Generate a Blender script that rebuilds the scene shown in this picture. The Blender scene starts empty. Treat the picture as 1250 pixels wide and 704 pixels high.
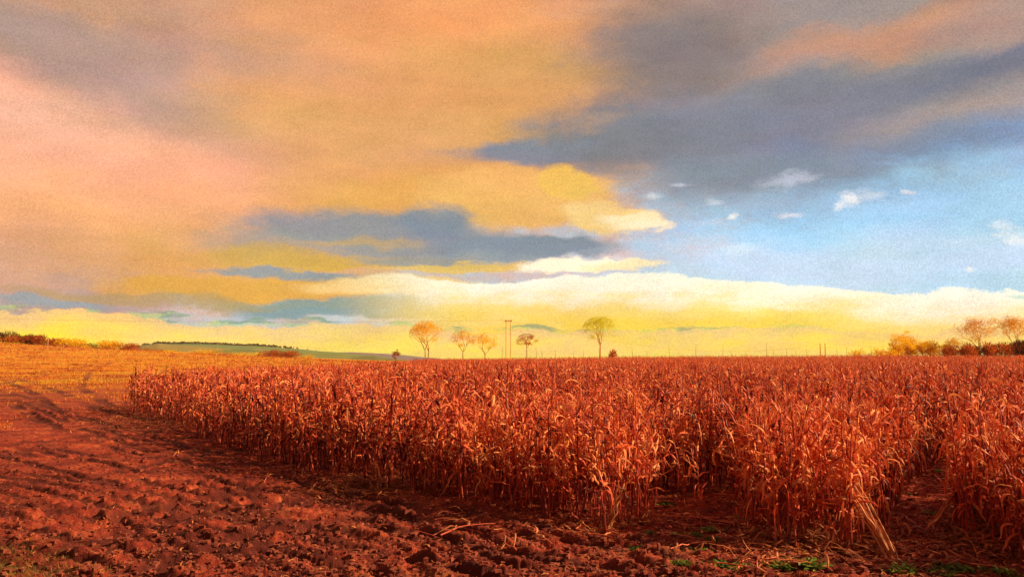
import bpy, math, random
import numpy as np
from math import radians, sin, cos, pi
from mathutils import Vector, Matrix
SC = bpy.context.scene
COL = SC.collection
rng = np.random.default_rng(7)
random.seed(7)

# ------------------------------------------------------------------ camera
CAM_H, FPX, PITCH = 2.4, 972.0, radians(5.0)
cd = bpy.data.cameras.new('camera'); cam = bpy.data.objects.new('camera', cd); COL.objects.link(cam)
cd.sensor_width = 36; cd.lens = 28.0; cd.clip_start = 0.1; cd.clip_end = 20000
cam.location = (0, 0, CAM_H); cam.rotation_euler = (radians(90) + PITCH, 0, 0)
SC.camera = cam
def ray(px, py):                      # direction through a photo pixel (1250 x 704)
    x, y, z = (px - 625) / FPX, 1.0, (352 - py) / FPX
    return Vector((x, y * cos(PITCH) - z * sin(PITCH), y * sin(PITCH) + z * cos(PITCH)))
def G(px, py, z=0.0):                 # where that pixel meets the level z
    d = ray(px, py); t = (z - CAM_H) / d.z
    return Vector((d.x * t, d.y * t, z))
def AT(px, py, Y):                    # where that pixel meets the plane y = Y
    d = ray(px, py); t = Y / d.y
    return Vector((d.x * t, Y, CAM_H + d.z * t))

# ------------------------------------------------------------------ view, sun, sky
SC.view_settings.view_transform = 'Standard'; SC.view_settings.look = 'None'
SC.view_settings.exposure = 0.64; SC.view_settings.gamma = 1.0; SC.view_settings.use_curve_mapping = False
SUN_EL, SUN_AZ = radians(31), radians(98)       # azimuth from +Y towards +X
SUN_STRENGTH, SUN_COL = 5.0, (1.0, 0.72, 0.42)
sl = bpy.data.lights.new('sun', 'SUN'); sun = bpy.data.objects.new('sun', sl); COL.objects.link(sun)
sl.energy = SUN_STRENGTH; sl.color = SUN_COL; sl.angle = radians(1.2)
sd = Vector((sin(SUN_AZ) * cos(SUN_EL), cos(SUN_AZ) * cos(SUN_EL), sin(SUN_EL)))
sun.rotation_euler = (-sd).to_track_quat('-Z', 'Y').to_euler(); sun.location = (0, 0, 50)

def lin(c):
    return tuple(((v / 255) / 12.92 if v / 255 <= 0.04045 else ((v / 255 + 0.055) / 1.055) ** 2.4) for v in c) + (1.0,)

world = bpy.data.worlds.new('World'); SC.world = world; world.use_nodes = True
class NT:
    """small helper to write node graphs"""
    def __init__(s, tree): s.t = tree; s.t.nodes.clear()
    def n(s, typ, **kw):
        nd = s.t.nodes.new(typ)
        for k, v in kw.items(): setattr(nd, k, v)
        return nd
    def l(s, a, b): s.t.links.new(a, b)
    def put(s, sock, v):
        if isinstance(v, bpy.types.NodeSocket): s.l(v, sock)
        elif v is not None: sock.default_value = v
    def math(s, op, a, b=None, c=None, clamp=False):
        nd = s.n('ShaderNodeMath', operation=op, use_clamp=clamp)
        for i, v in enumerate((a, b, c)):
            if v is not None: s.put(nd.inputs[i], v)
        return nd.outputs[0]
    def vmath(s, op, a, b=None, out=0):
        nd = s.n('ShaderNodeVectorMath', operation=op); s.put(nd.inputs[0], a)
        if b is not None: s.put(nd.inputs[1], b)
        return nd.outputs[out]
    def noise(s, vec, scale, detail=4, rough=0.55, dist=0.0, dim='3D', color=False):
        nd = s.n('ShaderNodeTexNoise', noise_dimensions=dim); s.put(nd.inputs['Vector'], vec)
        nd.inputs['Scale'].default_value = scale; nd.inputs['Detail'].default_value = detail
        nd.inputs['Roughness'].default_value = rough; nd.inputs['Distortion'].default_value = dist
        return nd.outputs['Color' if color else 'Fac']
    def mapr(s, v, a, b, c=0.0, d=1.0, smooth=True):
        nd = s.n('ShaderNodeMapRange', interpolation_type='SMOOTHSTEP' if smooth else 'LINEAR')
        for i, x in enumerate((v, a, b, c, d)): s.put(nd.inputs[i], x)
        return nd.outputs[0]
    def mix(s, f, a, b, blend='MIX'):
        nd = s.n('ShaderNodeMix', data_type='RGBA', blend_type=blend, clamp_factor=True)
        s.put(nd.inputs[0], f); s.put(nd.inputs[6], a); s.put(nd.inputs[7], b)
        return nd.outputs[2]
    def ramp(s, f, pts):
        nd = s.n('ShaderNodeValToRGB'); s.put(nd.inputs[0], f)
        e = nd.color_ramp.elements
        while len(e) < len(pts): e.new(0.5)
        for i, (p, c) in enumerate(pts): e[i].position = p; e[i].color = c if len(c) == 4 else (*c, 1)
        return nd.outputs[0]

def build_sky():
    w = NT(world.node_tree)
    out = w.n('ShaderNodeOutputWorld'); bg = w.n('ShaderNodeBackground'); w.l(bg.outputs[0], out.inputs[0])
    sky = w.n('ShaderNodeTexSky', sky_type='NISHITA'); sky.sun_disc = False
    sky.sun_elevation = SUN_EL; sky.sun_rotation = SUN_AZ; sky.air_density = 1.2; sky.dust_density = 1.5
    SKY_STRENGTH = 0.08
    bg.inputs[1].default_value = SKY_STRENGTH
    K = 0.745 / SKY_STRENGTH                                   # the clouds are given in final brightness
    tc = w.n('ShaderNodeTexCoord').outputs['Generated']
    d = w.vmath('NORMALIZE', tc)
    sp = w.n('ShaderNodeSeparateXYZ'); w.l(d, sp.inputs[0])
    az = w.math('ARCTAN2', sp.outputs[0], sp.outputs[1]); el = w.math('ARCSINE', sp.outputs[2])
    def comb(a, b, c=0.0):
        nd = w.n('ShaderNodeCombineXYZ'); w.put(nd.inputs[0], a); w.put(nd.inputs[1], b); w.put(nd.inputs[2], c); return nd.outputs[0]
    p = comb(az, el)
    pst = comb(az, w.math('MULTIPLY', el, 2.2))
    pst3 = comb(az, w.math('MULTIPLY', el, 3.6), 5.0)
    def warp(vec, scale, amp, detail, rough=0.6, z=0.0):
        nz = w.noise(w.vmath('ADD', pst, (z, z * 2, z)), scale, detail, rough, color=True)
        off = w.vmath('MULTIPLY', w.vmath('SUBTRACT', nz, (0.5, 0.5, 0.5)), (amp * 2.0, amp, 0))
        return w.vmath('ADD', vec, off)
    soft = warp(p, 5.0, 0.10, 5, 0.6)
    hard = warp(warp(p, 9.0, 0.045, 4, 0.55, 3.1), 36.0, 0.015, 8, 0.70, 7.7)
    er = w.math('SUBTRACT', w.noise(w.vmath('ADD', pst, (2.2, 9.1, 1.7)), 16.0, 7, 0.66), 0.5)
    def ang(px, py):
        v = ray(px, py).normalized(); return math.atan2(v.x, v.y), math.asin(v.z)
    def blob(col, c, x, y, rx, ry, rot=0, edge=0.5, op=1.0, vec=soft, k=1.0):
        a0, e0 = ang(x, y); a1, _ = ang(x + rx, y); a2, _ = ang(x - rx, y); _, e1 = ang(x, y + ry); _, e2 = ang(x, y - ry)
        m = w.n('ShaderNodeMapping', vector_type='TEXTURE'); w.l(vec, m.inputs[0])
        m.inputs[1].default_value = (a0, e0, 0); m.inputs[2].default_value = (0, 0, radians(-rot)); m.inputs[3].default_value = (abs(a1 - a2) / 2, abs(e1 - e2) / 2, 1e3)
        r = w.vmath('LENGTH', m.outputs[0], out=1)
        r = w.math('MULTIPLY_ADD', er, 0.9 if edge > .3 else 0.5, r)
        f = w.mapr(r, 1 + edge * 1.15, max(0.0, 1 - edge * 1.15), 0.0, op)
        cc = lin(c); cc = (cc[0] * K * k, cc[1] * K * k, cc[2] * K * k, 1)
        return w.mix(f, col, cc)
    # clear sky: the physical sky, seen through thin pale air lower down
    base = w.mix(w.mapr(el, 0.02, 0.30, 0.75, 0.25), sky.outputs[0], tuple(v * K for v in lin((176, 212, 236))[:3]) + (1,))
    S = base
    # generic broken cloud all around, for the unseen directions, made dark to cut the fill light
    cn = w.noise(pst, 3.0, 7, 0.6)
    behind = w.math('MAXIMUM', w.mapr(w.math('ABSOLUTE', az), 0.62, 0.95), w.mapr(el, 0.50, 0.8))
    cg = w.math('MULTIPLY', w.mapr(cn, 0.22, 0.40), behind)
    S = w.mix(cg, S, w.ramp(w.noise(pst3, 3.0, 5), [(0.3, tuple(v * K for v in lin((62, 54, 60))[:3])), (0.68, tuple(v * K for v in lin((150, 104, 84))[:3]))]))
    # clear blue of the right half
    def layers(S, L, vec):
        v = vec
        for i, a in enumerate(L):
            if i % 3 == 0:                       # tie the coordinates to the colour so far: keeps the shader's stack small
                nd = w.n('ShaderNodeVectorMath', operation='MULTIPLY_ADD'); w.l(S, nd.inputs[0]); nd.inputs[1].default_value = (1e-9,) * 3; w.l(vec, nd.inputs[2]); v = nd.outputs[0]
            S = blob(S, *a, vec=v)
        return S
    S = layers(S, BLUE, soft); S = layers(S, SOFT, soft); S = layers(S, HARD, hard)
    # cloud banks over the horizon: an upper edge that runs all along the azimuth
    def bank(S, pts, cols, edge, op=1.0, lo=None):
        A0, A1 = -0.75, 0.75
        fc = w.n('ShaderNodeFloatCurve'); t = w.math('DIVIDE', w.math('SUBTRACT', hs.outputs[0], A0), A1 - A0)
        w.l(t, fc.inputs['Value']); cv = fc.mapping.curves[0]
        P = []
        for (x, y) in pts:
            a, e = ang(x, y); P.append(((a - A0) / (A1 - A0), e / 0.5))
        while len(cv.points) < len(P): cv.points.new(0.5, 0.5)
        for i, q in enumerate(P): cv.points[i].location = q
        fc.mapping.update()
        h = w.math('MULTIPLY', fc.outputs[0], 0.5)
        dlt = w.math('SUBTRACT', h, hs.outputs[1])           # > 0 below the edge
        f = w.mapr(dlt, -edge, edge, 0.0, op)
        if lo is not None:                                    # a thin band only
            f = w.math('MULTIPLY', f, w.mapr(dlt, lo, lo * 0.4))
        dd = w.math('ADD', w.math('DIVIDE', dlt, 0.09), w.math('MULTIPLY', w.math('SUBTRACT', w.noise(pst3, 9.0, 6, 0.62), 0.5), 0.75))
        c = w.ramp(dd, [(pp, tuple(v * K for v in lin(cl)[:3])) for pp, cl in cols])
        return w.mix(f, S, c)
    hs = w.n('ShaderNodeSeparateXYZ'); w.l(hard, hs.inputs[0])
    S = bank(S, [(0, 392), (200, 384), (380, 352), (460, 338), (560, 347), (640, 341), (740, 338), (850, 337), (930, 343), (1040, 350), (1130, 354), (1250, 357)],
             [(0.0, (252, 242, 220)), (0.16, (250, 234, 205)), (0.42, (247, 212, 118)), (0.65, (247, 206, 78)), (0.9, (252, 220, 74))], 0.0022,
             w.mapr(az, -0.24, -0.05, 0.0, 1.0))
    S = bank(S, [(0, 377), (150, 380), (300, 386), (430, 398), (520, 396), (640, 399), (760, 402), (850, 403), (960, 400), (1040, 399), (1130, 397), (1250, 396)],
             [(0.0, (120, 150, 120)), (0.03, (170, 196, 120)), (0.1, (196, 204, 110)), (0.9, (196, 204, 110))], 0.0010,
             w.math('MULTIPLY', w.mapr(az, 0.50, 0.15, 0.0, 0.75), w.mapr(w.noise(pst3, 16.0, 4), 0.42, 0.58)), lo=0.012)
    S = bank(S, [(0, 382), (120, 384), (250, 392), (330, 398), (430, 401), (520, 402), (640, 405), (760, 407), (850, 407), (960, 404), (1040, 403), (1250, 400)],
             [(0.0, (236, 194, 124)), (0.22, (252, 212, 84)), (0.38, (255, 226, 40)), (0.60, (255, 220, 10)), (0.85, (255, 204, 0))], 0.0016,
             w.mapr(az, -0.75, 0.2, 1.0, 0.85))
    S = bank(S, [(0, 470), (250, 470), (520, 470), (640, 470), (850, 470), (1000, 470), (1250, 470)], [(0, (160, 120, 70)), (1, (120, 80, 50))], 0.004)
    S = layers(S, LATE, hard)
    over = w.ramp(w.noise(pst3, 3.0, 5), [(0.3, tuple(v * K for v in lin((70, 60, 64))[:3])), (0.68, tuple(v * K for v in lin((160, 112, 88))[:3]))])  # dark cloud added overhead, out of view, to cut fill light from above
    S = w.mix(w.mapr(el, 0.50, 0.85), S, over)
    # billows and grainy mottling of the cloud
    m1 = w.noise(pst, 14.0, 8, 0.62); m2 = w.noise(pst3, 5.0, 6, 0.6); m3 = w.noise(d, 520.0, 1, 0.9)
    g = w.math('ADD', w.math('ADD', w.math('MULTIPLY', w.math('SUBTRACT', m1, 0.5), 0.34), w.math('MULTIPLY', w.math('SUBTRACT', m2, 0.5), 0.42)),
               w.math('MULTIPLY', w.math('SUBTRACT', m3, 0.5), 0.62))
    g = w.math('ADD', g, 1.0)
    S = w.vmath('MULTIPLY', S, comb(g, g, g))
    hue = w.noise(w.vmath('ADD', pst3, (7.0, 1.0, 3.0)), 4.5, 6, 0.62, color=True)
    S = w.vmath('MULTIPLY', S, w.vmath('ADD', w.vmath('MULTIPLY', w.vmath('SUBTRACT', hue, (0.5, 0.5, 0.5)), (0.35, 0.24, 0.45)), (1.0, 1.0, 1.0)))
    w.l(S, bg.inputs[0])

# colour, x, y, rx, ry, turn (deg, clockwise), softness, opacity   (photo pixels turned into directions of the sky)
BLUE = [((124, 160, 202), 1180, 190, 330, 70, 0, 0.6, 0.9), ((158, 200, 230), 960, 250, 330, 55, 0, 0.6, 0.85),
        ((166, 208, 236), 1100, 290, 300, 50, 0, 0.6, 0.8), ((200, 214, 234), 980, 325, 330, 30, 0, 0.6, 0.8)]
SOFT = [((222, 158, 108), 300, 60, 620, 340, 0, 0.35, 1.0), ((236, 166, 130), 80, 220, 260, 120, 0, 0.8, 0.7),
        ((150, 138, 134), 1000, 20, 420, 170, 8, 0.4, 1.0),
        ((214, 152, 110), 250, 20, 200, 60, 0, 0.7, 0.7),
        ((160, 136, 128), 60, 60, 210, 60, 12, 0.6, 0.95), ((182, 148, 134), 200, 110, 150, 40, 20, 0.7, 0.7), ((170, 142, 128), 250, 30, 170, 45, 10, 0.7, 0.6),
        ((242, 176, 150), 60, 170, 200, 60, 8, 0.7, 0.9), ((238, 170, 118), 160, 250, 240, 60, 3, 0.7, 0.85),
        ((226, 158, 96), 620, 40, 220, 70, 0, 0.7, 0.9), ((232, 150, 96), 480, 20, 200, 40, 0, 0.7, 0.5),
        ((212, 154, 90), 640, 130, 190, 55, 0, 0.55, 0.8), ((214, 160, 98), 420, 150, 160, 40, 0, 0.7, 0.7),
        ((124, 116, 116), 820, 70, 110, 80, 0, 0.5, 0.9), ((122, 124, 132), 830, 165, 260, 46, -6, 0.45, 1.0),
        ((124, 124, 136), 1040, 120, 190, 40, -8, 0.6, 0.85), ((122, 126, 142), 960, 195, 200, 28, -4, 0.5, 0.85),
        ((200, 140, 104), 1080, 32, 130, 22, -8, 0.7, 0.8), ((172, 140, 128), 1220, 20, 120, 30, 0, 0.6, 0.8),
        ((110, 112, 130), 1210, 68, 150, 24, -6, 0.6, 0.9), ((168, 150, 142), 1190, 128, 130, 26, -10, 0.7, 0.75),
        ((112, 136, 166), 1190, 172, 130, 22, -4, 0.8, 0.6), ((112, 126, 150), 975, 180, 30, 16, 0, 0.7, 0.5),
        ((234, 166, 112), 180, 285, 300, 45, 2, 0.6, 0.8), ((224, 162, 92), 560, 230, 190, 40, 0, 0.5, 0.9), ((220, 162, 84), 470, 245, 120, 22, 0, 0.6, 0.7),
        ((204, 152, 122), 60, 335, 200, 40, 0, 0.6, 0.85), ((150, 140, 140), 40, 362, 170, 16, 2, 0.6, 0.6), ((220, 160, 84), 300, 330, 190, 30, 0, 0.6, 0.8)]
HARD = [((134, 146, 158), 900, 232, 160, 40, 0, 0.45, 0.55),
        ((128, 132, 144), 650, 186, 85, 14, 0, 0.35, 0.95), ((228, 174, 100), 640, 240, 120, 38, 0, 0.16, 1.0), ((230, 182, 90), 700, 222, 34, 20, 20, 0.2, 1.0),
        ((236, 196, 124), 730, 266, 50, 18, 8, 0.2, 1.0), ((244, 218, 170), 766, 273, 38, 9, 6, 0.3, 1.0), ((246, 226, 186), 786, 277, 26, 4, 4, 0.4, 0.9),
        ((128, 138, 148), 470, 284, 165, 25, 2, 0.32, 0.9), ((126, 136, 152), 530, 272, 50, 22, 0, 0.3, 0.9), ((148, 150, 144), 380, 300, 130, 16, 0, 0.45, 0.7), ((206, 164, 92), 430, 296, 60, 5, -3, 0.6, 0.6),
        ((128, 140, 150), 650, 302, 110, 14, 0, 0.25, 1.0),
        ((214, 166, 72), 440, 318, 130, 8, -2, 0.3, 0.95), ((200, 160, 80), 330, 312, 90, 9, 0, 0.4, 0.8),
        ((134, 146, 148), 360, 332, 100, 7, 3, 0.3, 0.9), ((136, 148, 150), 560, 317, 120, 10, 0, 0.3, 0.8),
        ((226, 184, 92), 560, 326, 90, 7, -2, 0.3, 0.9),
        ((218, 162, 74), 330, 352, 190, 17, 0, 0.25, 1.0), ((240, 200, 128), 480, 350, 110, 12, 0, 0.3, 0.9),
        ((136, 150, 142), 440, 377, 170, 12, 0, 0.22, 1.0), ((130, 152, 156), 370, 384, 75, 7, 0, 0.3, 0.9), ((176, 150, 92), 180, 366, 160, 9, 2, 0.4, 0.7),
        ((140, 156, 160), 50, 372, 90, 7, 2, 0.4, 0.8),
        ((255, 240, 205), 700, 324, 70, 8, 0, 0.25, 1.0), ((250, 228, 180), 762, 326, 50, 7, 0, 0.3, 1.0)]
LATE = [((247, 240, 232), 1036, 243, 8.4, 5.8, 0, 0.60, 0.69), ((240, 232, 226), 1108, 233, 7.6, 3.8, 0, 0.60, 0.65), ((238, 230, 226), 974, 258, 12.2, 3.8, 0, 0.80, 0.58),
        ((244, 236, 220), 902, 270, 7.6, 3.8, 0, 0.70, 0.69), ((226, 226, 224), 795, 247, 9.2, 4.8, 0, 0.90, 0.50), ((220, 222, 228), 862, 248, 10.7, 3.8, 0, 0.80, 0.43),
        ((228, 228, 236), 830, 230, 7.6, 2.8, 0, 0.90, 0.43), ((222, 228, 238), 960, 222, 29.1, 4.8, 0, 0.80, 0.43), ((236, 236, 238), 1060, 240, 16.8, 4.8, 0, 0.80, 0.43),
        ((232, 234, 238), 1240, 280, 12.2, 4.8, 0, 0.70, 0.58), ((240, 238, 236), 1238, 292, 11.5, 4.8, 0, 0.70, 0.58), ((248, 242, 222), 1178, 330, 7.6, 3.8, 0, 0.70, 0.65),
        ((226, 236, 240), 905, 302, 16.8, 3.8, 0, 0.80, 0.36), ((200, 218, 236), 870, 278, 16.8, 4.8, 0, 0.80, 0.36), ((160, 210, 190), 1232, 364, 9.2, 2.8, 0, 0.60, 0.58)]
build_sky()

# ------------------------------------------------------------------ helpers
def tag(o, label=None, cat=None, group=None, kind=None):
    for k, v in (('label', label), ('category', cat), ('group', group), ('kind', kind)):
        if v: o[k] = v
    return o
def mesh_from(name, V, F, mat=None, tint=None, smooth=False, mats=None, mi=None):
    """V (n,3) array, F (m,4) or (m,3) array of indices"""
    V = np.asarray(V, dtype=np.float32); F = np.asarray(F, dtype=np.int32); k = F.shape[1]
    me = bpy.data.meshes.new(name)
    me.vertices.add(len(V)); me.vertices.foreach_set('co', V.ravel())
    me.loops.add(F.size); me.loops.foreach_set('vertex_index', F.ravel())
    me.polygons.add(len(F)); me.polygons.foreach_set('loop_start', np.arange(0, F.size, k, dtype=np.int32))
    if mi is not None: me.polygons.foreach_set('material_index', np.asarray(mi, dtype=np.int32))
    me.polygons.foreach_set('use_smooth', np.full(len(F), smooth, dtype=bool))
    for m in (mats or ([mat] if mat else [])): me.materials.append(m)
    if tint is not None:
        a = me.attributes.new('tint', 'FLOAT', 'POINT'); a.data.foreach_set('value', np.asarray(tint, dtype=np.float32))
    me.update(calc_edges=True)
    return me
def link(name, me, parent=None, loc=None):
    o = bpy.data.objects.new(name, me); COL.objects.link(o)
    if parent: o.parent = parent
    if loc is not None: o.location = loc
    return o
class MB:
    """collects quads"""
    def __init__(s): s.V = []; s.F = []; s.T = []
    def add(s, V, F, t=0.5):
        b = len(s.V); s.V.extend([tuple(v) for v in V]); s.F.extend([tuple(i + b for i in f) for f in F]); s.T.extend([t] * len(V))
    def tube(s, pts, radii, n=5, t=0.5, ph=0.0):
        V = []; F = []
        pts = [Vector(p) for p in pts]
        for i, p in enumerate(pts):
            d = (pts[min(i + 1, len(pts) - 1)] - pts[max(i - 1, 0)]).normalized()
            a = Vector((0, 0, 1)) if abs(d.z) < 0.9 else Vector((1, 0, 0))
            u = d.cross(a).normalized(); v = d.cross(u)
            for k in range(n):
                th = 2 * pi * k / n + ph; V.append(p + (u * cos(th) + v * sin(th)) * radii[i])
        for i in range(len(pts) - 1):
            for k in range(n):
                F.append((i * n + k, i * n + (k + 1) % n, (i + 1) * n + (k + 1) % n, (i + 1) * n + k))
        s.add(V, F, t)
    def arrays(s): return np.array(s.V, dtype=np.float32).reshape(-1, 3), np.array(s.F, dtype=np.int32).reshape(-1, 4), np.array(s.T, dtype=np.float32)
    def mesh(s, name, mat, smooth=False):
        V, F, T = s.arrays(); return mesh_from(name, V, F, mat, T, smooth)

# ---- numpy value noise
def _h(ix, iy, seed):
    n = (ix.astype(np.int64) * 374761393 + iy.astype(np.int64) * 668265263 + seed * 1274126177) & 0xffffffff
    n = ((n ^ (n >> 13)) * 1274126177) & 0xffffffff
    return ((n ^ (n >> 16)) & 0xffff) / 65535.0
def vnoise(x, y, seed=0):
    x = np.asarray(x, dtype=np.float64); y = np.asarray(y, dtype=np.float64)
    ix = np.floor(x); iy = np.floor(y); fx = x - ix; fy = y - iy
    fx = fx * fx * (3 - 2 * fx); fy = fy * fy * (3 - 2 * fy)
    a = _h(ix, iy, seed); b = _h(ix + 1, iy, seed); c = _h(ix, iy + 1, seed); d = _h(ix + 1, iy + 1, seed)
    return (a * (1 - fx) + b * fx) * (1 - fy) + (c * (1 - fx) + d * fx) * fy
def fbm(x, y, oct=4, seed=0, gain=0.5):
    s = 0; a = 1; t = 0
    x = np.asarray(x, dtype=np.float64); y = np.asarray(y, dtype=np.float64)
    for i in range(oct):
        c, n = cos(.6 + 1.3 * i), sin(.6 + 1.3 * i); f = 2.07 ** i
        s = s + a * vnoise((x * c - y * n) * f + 17.3 * i, (x * n + y * c) * f - 9.1 * i, seed + i); t += a; a *= gain
    return s / t
def sstep(a, b, x):
    t = np.clip((np.asarray(x, dtype=np.float64) - a) / (b - a), 0, 1); return t * t * (3 - 2 * t)

# ------------------------------------------------------------------ the lie of the land
HX = [-260, -193, -116, -63, -45, -20, 0, 30, 85, 180, 300]
HZ = [10.0, 8.3, 3.9, 1.7, 1.2, 0.7, 0.9, 1.5, 2.1, 2.9, 3.2]
def terrain(x, y):
    x = np.asarray(x, dtype=np.float64); y = np.asarray(y, dtype=np.float64)
    r = np.hypot(x, y)
    z = np.interp(x, HX, HZ) * sstep(40, 300, y) 
    return z * (1 - sstep(330, 800, r)) - 9 * sstep(330, 900, r)
def tread(x, y):
    """wheel marks: 0 .. 1, in bands of lugs that run along the headland and bend round at its left end"""
    wx = x + 1.2 * (fbm(x * .18, y * .18, 3, 5) - .5) * 2
    bend = sstep(-1.5, -9.0, wx)
    ang = 0.60 + 0.42 * bend
    q = wx * np.cos(ang) + y * np.sin(ang) + 0.35 * (fbm(x * .5, y * .5, 3, 9) - .5)
    return q
def _line(pts): return np.array([tuple(G(px, py)[:2]) for px, py in pts])
TRACKS = [[(1010, 700), (900, 694), (740, 672), (600, 648), (480, 618), (380, 596), (250, 562), (120, 524), (40, 492), (-20, 474)],
          [(900, 720), (740, 698), (580, 668), (440, 636), (330, 614), (200, 585), (90, 560), (-30, 540)],
          [(700, 722), (520, 690), (380, 660), (230, 628), (100, 600), (-40, 576)],
          [(500, 735), (330, 694), (180, 664), (60, 640), (-60, 620)], [(330, 735), (180, 702), (60, 680), (-60, 660)],
          [(400, 582), (353, 591), (235, 611), (120, 636), (-30, 662)], [(470, 604), (380, 626), (280, 640), (150, 676), (60, 708)],
          [(330, 548), (240, 556), (150, 575), (60, 590), (-30, 600)], [(240, 530), (150, 530), (60, 540), (-30, 556)],
          [(-40, 478), (40, 462), (110, 452), (170, 447), (300, 441)], [(170, 520), (95, 500), (55, 478), (20, 466), (-40, 458)], [(140, 500), (100, 474), (110, 456), (150, 447)],
          [(-30, 452), (60, 446), (130, 444), (200, 443)], [(60, 520), (20, 496), (-20, 480)], [(1150, 700), (1128, 660), (1140, 620), (1160, 580), (1185, 545)]]
TRACKS = [_line(t) for t in TRACKS]
def track_field(x, y):
    """signed depth of the wheel tracks and how much each point is inside one"""
    x = np.asarray(x, dtype=np.float64); y = np.asarray(y, dtype=np.float64); shp = x.shape; x = x.ravel(); y = y.ravel()
    dep = np.zeros(x.shape); ins = np.zeros(x.shape)
    sel = np.where((np.abs(x) < 90) & (y > 5) & (y < 190))[0]
    if not len(sel): return dep.reshape(shp), ins.reshape(shp)
    X = x[sel] + .25 * (fbm(x[sel] * .9, y[sel] * .9, 3, 71) - .5); Y = y[sel] + .25 * (fbm(x[sel] * .9, y[sel] * .9, 3, 72) - .5)
    for n_, T in enumerate(TRACKS):
        best = np.full(len(sel), 1e9); al = np.zeros(len(sel)); sg = np.zeros(len(sel)); acc = 0.0
        for a, b_ in zip(T[:-1], T[1:]):
            d = b_ - a; L = np.hypot(*d); t = np.clip(((X - a[0]) * d[0] + (Y - a[1]) * d[1]) / L ** 2, 0, 1)
            px, py = X - a[0] - d[0] * t, Y - a[1] - d[1] * t; q = np.hypot(px, py); k = q < best
            best[k] = q[k]; al[k] = acc + (t * L)[k]; sg[k] = (px * d[1] - py * d[0])[k]; acc += L
        wide = (.13 if n_ < 5 else .22) + .10 * sstep(10, 60, Y)
        side = np.where(sg > 0, 1, -1)
        q = best * side
        for c_ in ((-.95, -.42, .10, .62) if n_ < 5 else (-.85, .85) if n_ % 2 == 0 else (0.0,)):       # both wheels, or one
            u = np.abs(q - c_) / wide; on = sstep(.28, .55, fbm(al * .35 + 9 * n_, al * 0 + c_ * 3, 2, 80 + n_))
            lug = .5 + .5 * np.cos(al * 26 + np.abs(q - c_) * 9)
            dep[sel] += on * (-(1 - sstep(.6, 1.15, u)) * (.085 + .006 * lug) + .035 * np.exp(-((u - 1.45) / .3) ** 2))
            ins[sel] = np.maximum(ins[sel], on * (1 - sstep(.9, 1.35, u)))
    return dep.reshape(shp), ins.reshape(shp)
def relief(x, y):
    x = np.asarray(x, dtype=np.float64); y = np.asarray(y, dtype=np.float64)
    q = tread(x, y)
    amp = 0.25 + 0.75 * sstep(.42, .62, fbm(q * .45, (x - y) * .06, 3, 21))
    rows = np.abs(((q * 2.1 + .25 * np.sin(q * 1.7)) % 1.0) - .5) * 2
    rut = (sstep(.15, .75, rows) - .5) * amp * (0.055 + .04 * fbm(x * .5, y * .5, 3, 61))
    q2 = x * .62 - y * .78 + .5 * (fbm(x * .3, y * .3, 2, 44) - .5)
    c2 = sstep(.60, .72, fbm(q2 * .5, q * .12, 2, 31))
    rut2 = -c2 * (0.5 + .5 * np.cos(q2 * 8)) * 0.10
    al = (x - y * .7)                                             # clods are drawn out along the direction of travel
    cl = (fbm(x * 6.5, y * 6.5, 5, 3, .74) - .5) * 0.085 + np.maximum(fbm(x * 14, y * 14, 4, 12, .7) - .54, 0) * 0.16
    lo = (fbm(x * .5, y * .5, 3, 8) - .5) * .08
    inside = np.clip(sstep(0.3, -0.3, x * .796 + y * .605 - 8.2), 0, 1)      # headland side
    path = 1 - inside
    near = sstep(80, 35, np.hypot(x, y))
    fine = np.maximum(fbm(x * 21, y * 21, 3, 33, .7) - .5, 0) * .10 * sstep(30, 14, np.hypot(x, y))
    return near * .85 * (fine + track_field(x, y)[0] * .62 * (.8 + .4 * fbm(x * 7.1, y * 7.1, 3, 35, .7)) + (rut + rut2) * (inside * .85 + .15) + cl * (0.55 + .45 * inside) + lo)
def gz(x, y): return terrain(x, y) + relief(x, y)

# ------------------------------------------------------------------ materials
def principled(name):
    m = bpy.data.materials.new(name); m.use_nodes = True; t = NT(m.node_tree)
    o = t.n('ShaderNodeOutputMaterial'); b = t.n('ShaderNodeBsdfPrincipled'); t.l(b.outputs[0], o.inputs[0])
    return m, t, b, o
def mat_plain(name, c1, c2, scale=8, rough=0.8, bump=0.0, metal=0.0, stretch=None):
    m, t, b, o = principled(name)
    v = t.n('ShaderNodeTexCoord').outputs['Object']
    if stretch: v = t.vmath('MULTIPLY', v, stretch)
    nz = t.noise(v, scale, 5, 0.6)
    t.l(t.ramp(nz, [(0.3, c1), (0.7, c2)]), b.inputs['Base Color']); b.inputs['Roughness'].default_value = rough
    b.inputs['Metallic'].default_value = metal
    if bump:
        bp = t.n('ShaderNodeBump'); bp.inputs['Distance'].default_value = bump; t.l(nz, bp.inputs['Height']); t.l(bp.outputs[0], b.inputs['Normal'])
    return m
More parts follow.
